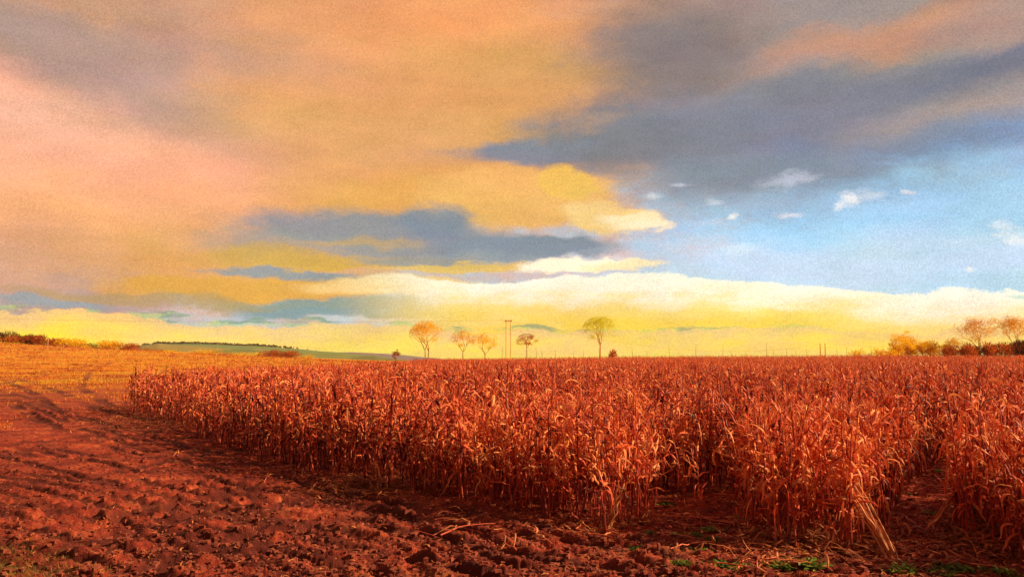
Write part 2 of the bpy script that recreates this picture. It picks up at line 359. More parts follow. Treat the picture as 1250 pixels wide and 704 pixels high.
def mat_tint(name, pts, rough=0.6, transl=0.25, noise=0.25, nscale=30.0, spec=0.35):
    """colour from the tint value each leaf or stalk carries, mottled by noise"""
    m, t, b, o = principled(name)
    at = t.n('ShaderNodeAttribute', attribute_name='tint').outputs['Fac']
    geo = t.n('ShaderNodeNewGeometry')
    nz = t.noise(geo.outputs['Position'], nscale, 4, 0.65)
    nb = t.noise(geo.outputs['Position'], 0.35, 3, 0.6)
    f = t.math('ADD', at, t.math('MULTIPLY', t.math('SUBTRACT', nz, 0.5), noise * 2))
    f = t.math('ADD', f, t.math('MULTIPLY', t.math('SUBTRACT', t.n('ShaderNodeObjectInfo').outputs['Random'], 0.5), 0.28))
    f = t.math('ADD', f, t.math('MULTIPLY', t.math('SUBTRACT', nb, 0.5), 0.35))
    c = t.ramp(f, pts)
    t.l(c, b.inputs['Base Color']); b.inputs['Roughness'].default_value = rough; b.inputs['Specular IOR Level'].default_value = spec
    bp = t.n('ShaderNodeBump'); bp.inputs['Distance'].default_value = 0.01; bp.inputs['Strength'].default_value = 0.5
    t.l(nz, bp.inputs['Height']); t.l(bp.outputs[0], b.inputs['Normal'])
    if transl:
        tr = t.n('ShaderNodeBsdfTranslucent'); t.l(c, tr.inputs[0]); mx = t.n('ShaderNodeMixShader'); mx.inputs[0].default_value = transl
        t.l(b.outputs[0], mx.inputs[1]); t.l(tr.outputs[0], mx.inputs[2]); t.l(mx.outputs[0], o.inputs[0])
    return m
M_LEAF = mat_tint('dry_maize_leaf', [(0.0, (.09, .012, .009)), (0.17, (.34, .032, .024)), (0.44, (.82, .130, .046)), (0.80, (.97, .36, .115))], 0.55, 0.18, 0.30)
M_STALK = mat_tint('dry_maize_stalk', [(0.0, (.10, .012, .009)), (0.45, (.40, .050, .030)), (1.0, (.76, .19, .08))], 0.5, 0.0, 0.3, 12)
M_HUSK = mat_tint('maize_husk', [(0.0, (.32, .08, .03)), (0.5, (.62, .2, .07)), (1.0, (.85, .36, .14))], 0.5, 0.2, 0.25)
M_LITTER = mat_tint('fallen_maize_leaf', [(0.0, (.10, .022, .012)), (0.5, (.40, .11, .035)), (1.0, (.72, .27, .09))], 0.6, 0.1, 0.25)
M_WEED = mat_tint('green_weed_leaf', [(0.0, (.04, .09, .01)), (0.5, (.11, .19, .015)), (1.0, (.26, .30, .03))], 0.6, 0.25, 0.2)
M_GRASS = mat_tint('rough_grass_blade', [(0.0, (.06, .05, .01)), (0.5, (.16, .13, .015)), (1.0, (.34, .20, .03))], 0.6, 0.25, 0.2)
M_CLOD = mat_plain('soil_clod', (.12, .018, .010), (.34, .065, .026), 14, 0.9, 0.01)

def ground_material():
    m, t, b, o = principled('ploughed_red_soil')
    P = t.n('ShaderNodeNewGeometry').outputs['Position']
    sp = t.n('ShaderNodeSeparateXYZ'); t.l(P, sp.inputs[0])
    X, Y = sp.outputs[0], sp.outputs[1]
    n1 = t.noise(P, 0.9, 6, 0.6); n2 = t.noise(P, 7.0, 6, 0.65); n3 = t.noise(P, 45.0, 5, 0.7)
    f = t.math('ADD', t.math('ADD', t.math('MULTIPLY', n1, 0.5), t.math('MULTIPLY', n2, 0.42)), t.math('MULTIPLY', n3, 0.36))
    soil = t.ramp(f, [(0.44, (.028, .0040, .003)), (0.54, (.12, .0125, .009)), (0.68, (.35, .046, .021)), (0.80, (.66, .16, .055))])
    # pressed, smeared pale patches where wheels slid
    sm = t.noise(t.vmath('MULTIPLY', t.n('ShaderNodeVectorRotate').outputs[0], (1, 1, 1)), 1.0)
    ms = t.n('ShaderNodeMapping'); t.l(P, ms.inputs[0]); ms.inputs[2].default_value = (0, 0, radians(-50)); ms.inputs[3].default_value = (0.45, 1.9, 1)
    sm = t.noise(ms.outputs[0], 0.9, 4, 0.5)
    soil = t.mix(t.mapr(sm, 0.60, 0.70, 0, 0.55), soil, (.40, .125, .045, 1))
    # straw coloured bits
    sv = t.noise(P, 28.0, 3, 0.8)
    soil = t.mix(t.mapr(sv, 0.60, 0.68, 0, 0.55), soil, (.50, .18, .05, 1))
    # stubble and grass of the rising field on the left and behind
    far = t.mapr(t.math('ADD', Y, t.math('ADD', t.math('MULTIPLY', t.math('SUBTRACT', t.noise(P, 0.13, 6, .68), .5), 120), t.math('MULTIPLY', X, -0.12))), 34, 128)
    gm = t.n('ShaderNodeMapping'); t.l(P, gm.inputs[0]); gm.inputs[3].default_value = (0.9, 0.16, 1)
    gn = t.noise(gm.outputs[0], 0.5, 6, 0.68)
    grass = t.ramp(gn, [(0.34, (.30, .07, .012)), (0.48, (.66, .22, .014)), (0.60, (.52, .34, .018)), (0.78, (.80, .46, .03))])
    trk = t.mapr(t.noise(ms.outputs[0], 0.35, 6, 0.7), 0.50, 0.60, 0, 0.85)
    trk = t.math('MULTIPLY', trk, t.mapr(Y, 170, 60))
    grass = t.mix(trk, grass, (.22, .045, .012, 1))
    col = t.mix(far, soil, grass)
    tk = t.n('ShaderNodeAttribute', attribute_name='tint').outputs['Fac']
    tk = t.math('MULTIPLY', tk, t.mapr(n2, .30, .55, .35, .9))
    col = t.mix(tk, col, t.mix(far, (.085, .013, .008, 1), (.20, .035, .012, 1)))
    # greenish bottom left verge
    gv = t.math('MULTIPLY', t.mapr(t.math('ADD', t.math('ADD', X, t.math('MULTIPLY', Y, 1.3)), t.math('MULTIPLY', t.noise(P, 1.2, 4), 2.5)), 8.6, 7.4), t.mapr(n2, .4, .6))
    col = t.mix(t.math('MULTIPLY', gv, 0.7), col, (.13, .10, .014, 1))
    t.l(col, b.inputs['Base Color']); b.inputs['Roughness'].default_value = 0.88; b.inputs['Specular IOR Level'].default_value = 0.25
    bp = t.n('ShaderNodeBump'); bp.inputs['Distance'].default_value = 0.05; bp.inputs['Strength'].default_value = 0.9
    t.l(t.math('ADD', n2, t.math('MULTIPLY', n3, 0.6)), bp.inputs['Height']); t.l(bp.outputs[0], b.inputs['Normal'])
    return m
M_GROUND = ground_material()

# ------------------------------------------------------------------ ground: one sheet in rings round the camera, out to the horizon
def build_ground():
    front = np.linspace(-0.80, 0.80, 900)
    back = np.linspace(0.80, 2 * pi - 0.80, 90)[1:-1]
    th = np.concatenate([front, back])
    r = [0.3, 1.5, 3, 4.5, 6]
    while r[-1] < 45: r.append(r[-1] * 1.0052)
    while r[-1] < 190: r.append(r[-1] * 1.010)
    while r[-1] < 420: r.append(r[-1] * 1.03)
    while r[-1] < 8000: r.append(r[-1] * 1.15)
    r = np.array(r); R, T = np.meshgrid(r, th, indexing='ij')
    X = R * np.sin(T); Y = R * np.cos(T); Z = gz(X, Y)
    n, k = R.shape; V = np.stack([X, Y, Z], -1).reshape(-1, 3)
    i = np.arange(n - 1)[:, None] * k; j = np.arange(k)[None, :]; j2 = (j + 1) % k
    F = np.stack([i + j, i + k + j, i + k + j2, i + j2], -1).reshape(-1, 4)[:, ::-1]
    o = link('ground', mesh_from('ground', V, F, M_GROUND, tint=track_field(X, Y)[1].ravel(), smooth=True)); tag(o, kind='structure')
build_ground()

# ------------------------------------------------------------------ maize
def leaf_strip(base, az, L, W, th0, th1, nseg, r, fold=True, curl=0.0, twist=0.0):
    """a ribbon that leaves the stalk at th0 above level and ends at th1"""
    p = np.array(base, float); V = []; F = []
    side = np.array([-sin(az), cos(az), 0.0]); out = np.array([cos(az), sin(az), 0.0]); up = np.array([0, 0, 1.0])
    kink = r.uniform(.2, .6); brk = r.randrange(0, nseg * 2)
    for i in range(nseg + 1):
        s = i / nseg
        tt = 0.15 * s if s < kink * .6 else min(1, (s - kink * .6) / .30 + .1)
        th = th0 + (th1 - th0) * tt + (r.gauss(0, .22) if nseg > 2 else 0)
        if i == brk: az += r.uniform(-1, 1)
        d = out * cos(th) + up * sin(th)
        nrm = -out * sin(th) + up * cos(th)
        w = W * min(1, 4.5 * s + .35) * (1 - s ** 2.2) + W * .04
        ro = twist * s
        sv = side * cos(ro) + nrm * sin(ro)
        nv = np.cross(sv, d)
        if fold:
            V += [p + sv * w * .5 * .9 + nv * w * .22, p, p - sv * w * .5 * .9 + nv * w * .22]
        else:
            V += [p + sv * w * .5, p - sv * w * .5]
        p = p + d * L / nseg
        az += curl / nseg; side = np.array([-sin(az), cos(az), 0.0]); out = np.array([cos(az), sin(az), 0.0])
    k = 3 if fold else 2
    for i in range(nseg):
        for j in range(k - 1):
            F.append((i * k + j, (i + 1) * k + j, (i + 1) * k + j + 1, i * k + j + 1))
    return V, F
def maize(seed, lod):
    """one dead plant, about 1.8 m: returns MB objects for its stalk, leaves, cob and tassel"""
    r = random.Random(seed)
    st, lv, cb, ts = MB(), MB(), MB(), MB()
    H = r.uniform(1.45, 1.85)
    bx, by = r.uniform(-.12, .12), r.uniform(-.12, .12)
    def axis(s): return Vector((bx * s * s, by * s * s, H * s))
    n = [6, 2, 1][lod]
    pts = [axis(i / n) for i in range(n + 1)]; pts[0].z = -.06
    rad = [0.0165 * (1 - .55 * i / n) * (1.0 if lod < 2 else 1.25) for i in range(n + 1)]
    st.tube(pts, rad, [6, 3, 3][lod], r.uniform(.25, .75))
    if lod == 0:
        for i in range(1, 8):
            c = axis(i / 8.2); st.tube([c - Vector((0, 0, .008)), c, c + Vector((0, 0, .008))], [.012, .0175 * (1 - .05 * i), .012], 6, .2)
    nl = [14, 10, 6][lod]
    ph = r.uniform(0, 6.28)
    for i in range(nl):
        s = 0.27 + 0.70 * (i + r.random() * .6) / nl
        if lod == 2: s = .45 + .52 * (i + r.random() * .6) / nl
        az = ph + i * pi + r.uniform(-.7, .7)
        L = r.uniform(.22, .62) * (1.0 - .35 * abs(s - .55)); W = r.uniform(.032, .066) * [1, 1.12, 1.6][lod]
        mode = r.random()
        if mode < .28: th0, th1 = r.uniform(.2, .9), r.uniform(-1.35, -.8)        # arches over, hangs
        elif mode < .62: th0, th1 = r.uniform(-.9, .1), r.uniform(-1.75, -1.35)     # limp along the stalk
        elif mode < .93: th0, th1 = r.uniform(.5, 1.35), r.uniform(-.3, 1.0)          # still stiff
        else: th0, th1 = r.uniform(.6, 1.2), r.uniform(-1.5, -1.0); L *= .6         # curled under
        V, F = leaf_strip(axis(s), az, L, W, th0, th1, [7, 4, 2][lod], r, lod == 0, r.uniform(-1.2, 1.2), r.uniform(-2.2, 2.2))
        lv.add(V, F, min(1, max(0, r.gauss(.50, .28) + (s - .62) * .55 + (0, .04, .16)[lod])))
    # dead rags round the foot
    if lod == 0:
        for i in range(r.choice([0, 1, 2])):
            V, F = leaf_strip(axis(r.uniform(.05, .25)), r.uniform(0, 6.28), r.uniform(.2, .4), .035, r.uniform(-.6, .4), -1.5, 4, r, True, r.uniform(-1, 1), r.uniform(-1, 1))
            lv.add(V, F, r.uniform(.0, .45))
    # cob in its husk
    for c in range(1):
        s = r.uniform(.42, .62); az = r.uniform(0, 6.28); th = r.uniform(-1.4, .9)
        d = Vector((cos(az) * cos(th), sin(az) * cos(th), sin(th))); p = axis(s) + d * .02; L = r.uniform(.17, .23)
        m = [5, 2, 1][lod]
        prof = [.012, .026, .029, .024, .014, .003] if lod == 0 else ([.014, .032, .006] if lod == 1 else [.03, .012])
        cb.tube([p + d * L * i / m for i in range(m + 1)], prof, [7, 4, 3][lod], r.uniform(.4, 1.0))
        if lod == 0:
            for q in range(3):
                V, F = leaf_strip(p + d * L * r.uniform(.0, .4), az + r.uniform(-1, 1), r.uniform(.14, .24), .035, th + r.uniform(-.5, .5), th - r.uniform(.3, 1.4), 4, r, True, 0, r.uniform(-1, 1))
                cb.add(V, F, r.uniform(.4, 1.0))
    # tassel
    top = axis(1.0)
    for q in range([6, 3, 2][lod]):
        az = r.uniform(0, 6.28); th = r.uniform(.5, 1.5); L = r.uniform(.10, .22); d = Vector((cos(az) * cos(th), sin(az) * cos(th), sin(th)))
        if lod == 0: ts.tube([top - Vector((0, 0, .02)), top + d * L * .5, top + d * L + Vector((0, 0, -.03))], [.004, .005, .0015], 3, r.uniform(.3, .8))
        else:
            a = Vector((-sin(az), cos(az), 0)) * (.008 if lod == 1 else .014); e = top + d * L
            ts.add([top - a, top + a, e + a * .5, e - a * .5], [(0, 1, 2, 3)], r.uniform(.3, .8))
    return st, lv, cb, ts
NV = [12, 10, 8]
VAR = {lod: [maize(100 * lod + i, lod) for i in range(NV[lod])] for lod in (0, 1, 2)}
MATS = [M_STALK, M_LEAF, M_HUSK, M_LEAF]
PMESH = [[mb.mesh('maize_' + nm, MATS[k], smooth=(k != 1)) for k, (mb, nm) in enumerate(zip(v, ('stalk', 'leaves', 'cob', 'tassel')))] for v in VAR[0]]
def merged(v):
    Vs, Fs, Ts, Ms = [], [], [], []; b = 0
    for k, mb in enumerate(v):
        V, F, T = mb.arrays(); Vs.append(V); Fs.append(F + b); Ts.append(T); Ms.append(np.full(len(F), k)); b += len(V)
    return np.concatenate(Vs), np.concatenate(Fs), np.concatenate(Ts), np.concatenate(Ms)

ROW = np.array([sin(radians(34)), cos(radians(34))]); NRM = np.array([ROW[1], -ROW[0]])
def poly_px(pts): return [tuple(G(x, y)[:2]) for x, y in pts]
CROP = [(-21, 140), (-24, 240), (260, 240), (60, 60)] 
EDGE = poly_px([(1420, 730), (1300, 708), (1250, 690), (1205, 665), (1148, 650), (1160, 610), (1182, 572), (1166, 568), (1122, 605), (1086, 654), (1064, 674), (1000, 677), (940, 670), (912, 648),
                (900, 612), (876, 600), (846, 602), (812, 610), (770, 642), (735, 648), (690, 640), (640, 628), (560, 612), (480, 597), (400, 583), (340, 570), (270, 545), (205, 518), (150, 500)])
POLY = np.array(EDGE + [(-18.3, 60), (-21, 140), (-24, 235), (230, 235), (90, 70)])
def inside(P, poly):
    x, y = P[:, 0], P[:, 1]; c = np.zeros(len(P), bool); n = len(poly)
    for i in range(n):
        x1, y1 = poly[i]; x2, y2 = poly[(i + 1) % n]
        k = ((y1 > y) != (y2 > y)) & (x < (x2 - x1) * (y - y1) / (y2 - y1 + 1e-12) + x1); c ^= k
    return c
def lattice(dr, ds, jit, rmin, rmax, seed):
    g = np.random.default_rng(seed)
    a = np.arange(-rmax, rmax, ds); b = np.arange(-rmax, rmax, dr)
    A, B = np.meshgrid(a, b); A = A.ravel(); B = B.ravel()
    B = B + g.normal(0, jit, len(A)); A = A + g.uniform(-ds * .5, ds * .5, len(A))
    P = A[:, None] * ROW + B[:, None] * NRM
    rr = np.hypot(P[:, 0], P[:, 1]); k = (rr >= rmin) & (rr < rmax) & (P[:, 1] > 3) & (np.abs(P[:, 0]) < P[:, 1] * .80 + 1.0)
    P = P[k]; P = P[inside(P, POLY)]
    return P
def stand(name, P, lod, seed, grow=1.0, tilt=.10):
    """many plants as arrays"""
    g = np.random.default_rng(seed); idx = g.integers(0, NV[lod], len(P)); out = []
    for v in range(NV[lod]):
        Q = P[idx == v]
        if not len(Q): continue
        V, F, T, Mi = merged(VAR[lod][v]); n = len(Q)
        a = g.uniform(0, 2 * pi, n); s = g.uniform(.80, 1.12, n) * grow; tx = g.normal(0, tilt, n); ty = g.normal(0, tilt, n)
        s = s * (0.90 + .22 * fbm(Q[:, 0] * .25, Q[:, 1] * .25, 2, 77))
        c, sn = np.cos(a), np.sin(a)
        x = V[None, :, 0] * c[:, None] - V[None, :, 1] * sn[:, None]; y = V[None, :, 0] * sn[:, None] + V[None, :, 1] * c[:, None]; z = np.broadcast_to(V[None, :, 2], x.shape)
        W = np.stack([(x + z * tx[:, None]) * s[:, None] + Q[:, 0:1], (y + z * ty[:, None]) * s[:, None] + Q[:, 1:2], z * s[:, None] + gz(Q[:, 0], Q[:, 1])[:, None]], -1).reshape(-1, 3)
        FF = (F[None] + (np.arange(n) * len(V))[:, None, None]).reshape(-1, 4)
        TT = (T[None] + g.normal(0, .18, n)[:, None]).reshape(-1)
        out.append((W, FF, np.clip(TT, 0, 1), np.tile(Mi, n)))
    return out
near = lattice(.60, .145, .08, 8, 27, 1); g1 = np.random.default_rng(5)
near = near[g1.random(len(near)) < .93]
extra = lattice(.60, .20, .10, 8, 15.5, 6); near = np.concatenate([near, extra])       # the thick front clumps
# the 300 plants that show largest: nearest ones inside the frame
rr = np.hypot(near[:, 0], near[:, 1])
inframe = np.abs(near[:, 0]) < near[:, 1] * .655
order = np.argsort(np.where(inframe, rr, 1e9)); single = near[order[:292]]; rest = near[order[292:]]
pieces = stand('near', rest, 0, 11)
pieces += stand('mid', lattice(.62, .20, .09, 27, 62, 2), 1, 12)
pieces += stand('far', lattice(.75, .40, .15, 62, 115, 3), 2, 13, 1.0, .06)
pieces += stand('farther', lattice(1.3, .62, .35, 115, 235, 4), 2, 14, 1.0, .04)
b = 0; Vs, Fs, Ts, Ms = [], [], [], []
for V, F, T, Mi in pieces: Vs.append(V); Fs.append(F + b); Ts.append(T); Ms.append(Mi); b += len(V)
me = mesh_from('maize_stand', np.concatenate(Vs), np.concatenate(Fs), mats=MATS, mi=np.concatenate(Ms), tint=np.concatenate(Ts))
print('stand verts', b, 'plants near', len(near))
tag(link('maize_stand', me), 'dead orange-brown maize filling the whole field behind its front plants', 'maize crop', kind='stuff')
del Vs, Fs, Ts, Ms, pieces

def plant_from(meshes, loc, rz, s, tilt, label, group):
    e = bpy.data.objects.new('maize_plant', None); COL.objects.link(e); e.empty_display_size = .2
    e.location = loc; e.rotation_euler = (tilt[0], tilt[1], rz); e.scale = (s, s, s)
    tag(e, label, 'maize plant', group)
    for me, nm in zip(meshes, ('stalk', 'leaves', 'cob', 'tassel')): link(nm, me, e)
    return e
g2 = random.Random(3)
LAB = 'withered standing maize plant with ragged hanging leaves in the front rows of the field'
for i, (x, y) in enumerate(single):
    plant_from(PMESH[g2.randrange(NV[0])], (x, y, float(gz(x, y))), g2.uniform(0, 6.28), g2.uniform(.78, 1.08),
               (g2.gauss(0, .11), g2.gauss(0, .11)), LAB, 'front maize plants of the field')
def lone(px, py, v, s, label, tilt=(0, 0), rz=0.0):
    p = G(px, py); p.z = float(gz(p.x, p.y)); plant_from(PMESH[v], p, rz, s, tilt, label, None)
lone(856, 643, 3, .72, 'thin lone maize plant standing on the bare soil left of the dark foreground clump', (.05, -.06))
lone(836, 622, 8, .85, 'slender maize plant inside the bare clearing just behind the thin lone one', (.06, .08), 3)
lone(797, 632, 5, .80, 'dark maize plant at the tip of the stand, left edge of the bare clearing', (-.04, .1), 1)
lone(740, 650, 7, .95, 'foremost maize plant in the middle, its pale broken stalk splayed over the soil', (-.12, .05), 2)
lone(128, 497, 2, .62, 'short maize plant left standing off the far left corner of the field', (.1, -.1), 2)

# ------------------------------------------------------------------ bent and broken stems, fallen stalks, bits of leaf
def sheaf(name, foot, top, n, spread0, spread1, sag, seed, label, cat):
    r = random.Random(seed); foot = Vector(foot); top = Vector(top)
    e = bpy.data.objects.new(name, None); COL.objects.link(e); e.location = foot; tag(e, label, cat)
    st, lv = MB(), MB(); D = top - foot; side = D.cross(Vector((0, 0, 1))).normalized(); upn = side.cross(D).normalized()
    for i in range(n):
        a = r.uniform(-1, 1); b_ = r.uniform(-1, 1); t0 = r.uniform(0, .12); t1 = r.uniform(.7, 1.05)
        pts = []
        for k in range(7):
            t = t0 + (t1 - t0) * k / 6
            w = spread0 * (1 - t) + spread1 * t
            pts.append(D * t + side * a * w + upn * (b_ * w * .6 - sag * 4 * t * (1 - t)) + Vector((r.uniform(-1, 1), r.uniform(-1, 1), r.uniform(-1, 1))) * .022)
        if i < 3: st.tube(pts, [.012 * (1 - .08 * k) for k in range(7)], 6, r.uniform(.5, 1))
        else:
            V = []; F = []
            w = r.uniform(.003, .009); rr_ = r.uniform(0, pi)
            for k, p in enumerate(pts):
                o = (side * cos(rr_ + k * .25) + upn * sin(rr_ + k * .25)) * w * (1 - .12 * k); V += [p + o, p - o]
            F = [(2 * k, 2 * k + 2, 2 * k + 3, 2 * k + 1) for k in range(6)]
            lv.add(V, F, r.uniform(.1, .8))
    for i in range(n // 3):
        V, F = leaf_strip(D * r.uniform(.35, 1.0) + side * r.uniform(-1, 1) * spread1 * .7, r.uniform(0, 6.28), r.uniform(.15, .4), .035, r.uniform(-.8, .6), r.uniform(-1.6, -1.0), 6, r, True, r.uniform(-1, 1), r.uniform(-2, 2)); k = len(lv.V); lv.add([v for j in range(7) for v in (V[3 * j], V[3 * j + 2])], [(2 * q, 2 * q + 2, 2 * q + 3, 2 * q + 1) for q in range(6)], r.uniform(.2, .9))
    link('stalk', st.mesh('sheaf_stalk', M_HUSK, True), e); link('leaves', lv.mesh('sheaf_leaves', M_HUSK), e)
    return e
f_ = G(1092, 682); f_.z = float(gz(f_.x, f_.y)) - .01
sheaf('broken_maize_plant', f_, AT(1026, 575, 10.55), 42, .05, .15, -.02, 1, 'bright bent-over sheaf of maize strands slanting from the dark clump down to the soil', 'broken maize')
f_ = G(1128, 648); f_.z = float(gz(f_.x, f_.y)) - .01
sheaf('broken_maize_plant', f_, AT(1182, 580, 12.2), 16, .03, .10, .03, 2, 'pale maize stem leaning low across the right side of the bare row gap', 'broken maize')
f_ = G(742, 648); f_.z = float(gz(f_.x, f_.y)) - .01
sheaf('broken_maize_plant', f_, AT(757, 590, 11.6), 18, .03, .09, .02, 3, 'pale forked maize stem propped against the foremost middle plants', 'broken maize')
f_ = G(895, 612); f_.z = float(gz(f_.x, f_.y))
p_ = G(935, 640); p_.z = float(gz(p_.x, p_.y)) + .12
sheaf('broken_maize_plant', f_, p_, 5, .02, .06, .03, 4, 'dark broken maize stem lying slanted across the back of the bare clearing', 'broken maize')

def fallen(seed):
    r = random.Random(seed); st, lv = MB(), MB(); L = r.uniform(.5, 1.3); k = r.uniform(.3, .7); bend = r.uniform(-.7, .7)
    pts = []; p = Vector((-L / 2, 0, .02)); a = 0
    for i in range(8):
        pts.append(p.copy()); 
        if i == int(k * 7): a += bend
        a += r.uniform(-.08, .08); p = p + Vector((cos(a), sin(a), 0)) * L / 7; p.z = .02 + r.uniform(0, .03)
    st.tube(pts, [.011 * (1 - .07 * i) for i in range(8)], 5, r.uniform(.4, 1))
    for i in range(3):
        V, F = leaf_strip(pts[r.randrange(1, 7)], r.uniform(0, 6.28), r.uniform(.2, .45), .035, r.uniform(.1, .5), r.uniform(-.6, -.1), 5, r, True, r.uniform(-1.5, 1.5), r.uniform(-1, 1))
        lv.add([(v[0], v[1], max(v[2], .004)) for v in V], F, r.uniform(.4, 1))
    return st.mesh('fallen_stalk', M_STALK, True), lv.mesh('fallen_leaves', M_LITTER)
FM = [fallen(300 + i) for i in range(7)]
g3 = random.Random(8)
def edge_point(r, back, front):
    i = r.randrange(11, len(EDGE) - 1); a = Vector(EDGE[i]); b_ = Vector(EDGE[i + 1]); p = a.lerp(b_, r.random()); n = Vector((-.8, -.6))
    return p + n * r.uniform(-back, front)
spots = [edge_point(g3, .3, 1.6) for _ in range(46)]
for px, py in [(350, 520), (300, 516), (250, 512), (430, 590), (460, 596), (480, 602), (500, 606), (440, 600), (690, 655), (660, 648), (720, 668), (560, 640), (520, 650), (470, 640), (880, 672), (840, 668), (960, 690), (1000, 694),
               (1180, 690), (1130, 660), (905, 690), (620, 668), (700, 690), (380, 600)]:
    spots.append(G(px, py).xy)
for x, y in spots:
    st, lv = FM[g3.randrange(7)]
    e = bpy.data.objects.new('fallen_maize_stalk', None); COL.objects.link(e); e.location = (x, y, float(gz(x, y)) + .015)
    e.rotation_euler = (g3.uniform(-.04, .04), g3.uniform(-.05, .05), g3.choice([g3.uniform(0, 6.28), 2.2 + g3.uniform(-.4, .4)])); s = g3.uniform(.6, 1.15); e.scale = (s, s, s)
    tag(e, 'broken dry maize stalk lying flat on the churned soil beside the standing crop', 'fallen stalk', 'fallen stalks along the crop edge')
    link('stalk', st, e); link('leaves', lv, e)

def scatter_strips(name, pts, lmin, lmax, w, seed, mat, label, cat, th=(.0, .5), lift=.0, seg=3, tint=(.2, 1)):
    r = random.Random(seed); mb = MB()
    base = [leaf_strip((0, 0, 0), 0, 1, 1, r.uniform(*th), r.uniform(th[0] - 1.0, th[1] - .4) if seg > 2 else th[0], seg, r, False, r.uniform(-2, 2), r.uniform(-1.5, 1.5)) for _ in range(30)]
    for x, y in pts:
        V, F = base[r.randrange(30)]; L = r.uniform(lmin, lmax); W = w * r.uniform(.5, 1.3); a = r.uniform(0, 6.28); c, s_ = cos(a), sin(a); z = float(ZC[(x, y)]) + lift
        VV = [(x + (v[0] * c - v[1] * s_) * L * 1.0, y + (v[0] * s_ + v[1] * c) * L, z + max(v[2], -.02) * L * .6) for v in V]
        # the width was made for length 1: pull the ribbon in
        out = []
        for k in range(0, len(VV), 2):
            a_, b_ = Vector(VV[k]), Vector(VV[k + 1]); m_ = (a_ + b_) / 2; h = (a_ - b_) / 2; h = h * (W / L); out += [m_ + h, m_ - h]
        mb.add(out, F, r.uniform(*tint))
    o = link(name, mb.mesh(name, mat)); tag(o, label, cat, kind='stuff')
def zcache(P):
    P = np.array(P); z = gz(P[:, 0], P[:, 1]); return {(float(a), float(b_)): float(c) for (a, b_), c in zip(P, z)}
pts = []
for _ in range(4200): p = edge_point(g3, 1.0, abs(g3.gauss(0, .8))); pts.append((p.x, p.y))
for _ in range(2600):
    p = G(g3.gauss(210, 70), g3.gauss(514, 11)); pts.append((p.x, p.y))
for _ in range(1500):
    p = G(g3.gauss(460, 40), g3.gauss(594, 9)); pts.append((p.x, p.y))
for _ in range(5200):
    p = G(g3.uniform(-60, 1310), g3.uniform(500, 720)); pts.append((p.x, p.y))
for _ in range(2500):
    p = G(g3.uniform(700, 1300), g3.uniform(560, 720)); pts.append((p.x, p.y))
ZC = zcache(pts)
scatter_strips('crop_litter', list(ZC), .04, .17, .020, 9, M_LITTER, 'shredded dry maize leaves strewn over the red soil', 'crop litter', (.1, .7), .008)

# heaps of flattened plants at the far left corner and the edge
pts = []
for cx, cy, sx, sy, n in [(205, 512, 55, 7, 1500), (290, 520, 35, 5, 500), (462, 594, 34, 6, 900), (1000, 655, 50, 14, 900), (1190, 655, 40, 14, 700)]:
    for _ in range(n):
        p = G(g3.gauss(cx, sx), min(690, g3.gauss(cy, sy))); pts.append((p.x, p.y))
ZC = zcache(pts)
scatter_strips('flattened_maize', list(ZC), .2, .6, .035, 19, M_LITTER, 'trampled tangle of dry maize leaves along the foot of the crop', 'crop litter', (.2, .9), .0, 4, (.0, .62))

# soil clods
r = random.Random(4); mb = MB(); pts = []
for _ in range(15000):
    p = G(r.uniform(-80, 1330), 500 + 230 * r.random() ** .8); pts.append((p.x, p.y))
ZC = zcache(pts)
OC = [Vector(v).normalized() for v in [(-1, -1, -1), (1, -1, -1), (1, 1, -1), (-1, 1, -1), (-1, -1, 1), (1, -1, 1), (1, 1, 1), (-1, 1, 1)]]
OF = [(0, 3, 2, 1), (4, 5, 6, 7), (0, 1, 5, 4), (1, 2, 6, 5), (2, 3, 7, 6), (3, 0, 4, 7)]
for (x, y), z in ZC.items():
    s = .012 + .045 * r.random() ** 3.0; a = r.uniform(0, 6.28); c, n = cos(a), sin(a); q = (r.uniform(.7, 1.5), r.uniform(.6, 1.1), r.uniform(.4, .8))
    V = []
    for v in OC:
        k = r.uniform(.7, 1.25); vx, vy, vz = v.x * q[0] * k, v.y * q[1] * k, v.z * q[2] * k
        V.append((x + (vx * c - vy * n) * s, y + (vx * n + vy * c) * s, z + s * .3 + vz * s))
    mb.add(V, OF, .5)
o = link('soil_clods', mb.mesh('soil_clods', M_CLOD, False)); tag(o, 'loose lumps of red soil over the churned headland', 'soil clods', kind='stuff')

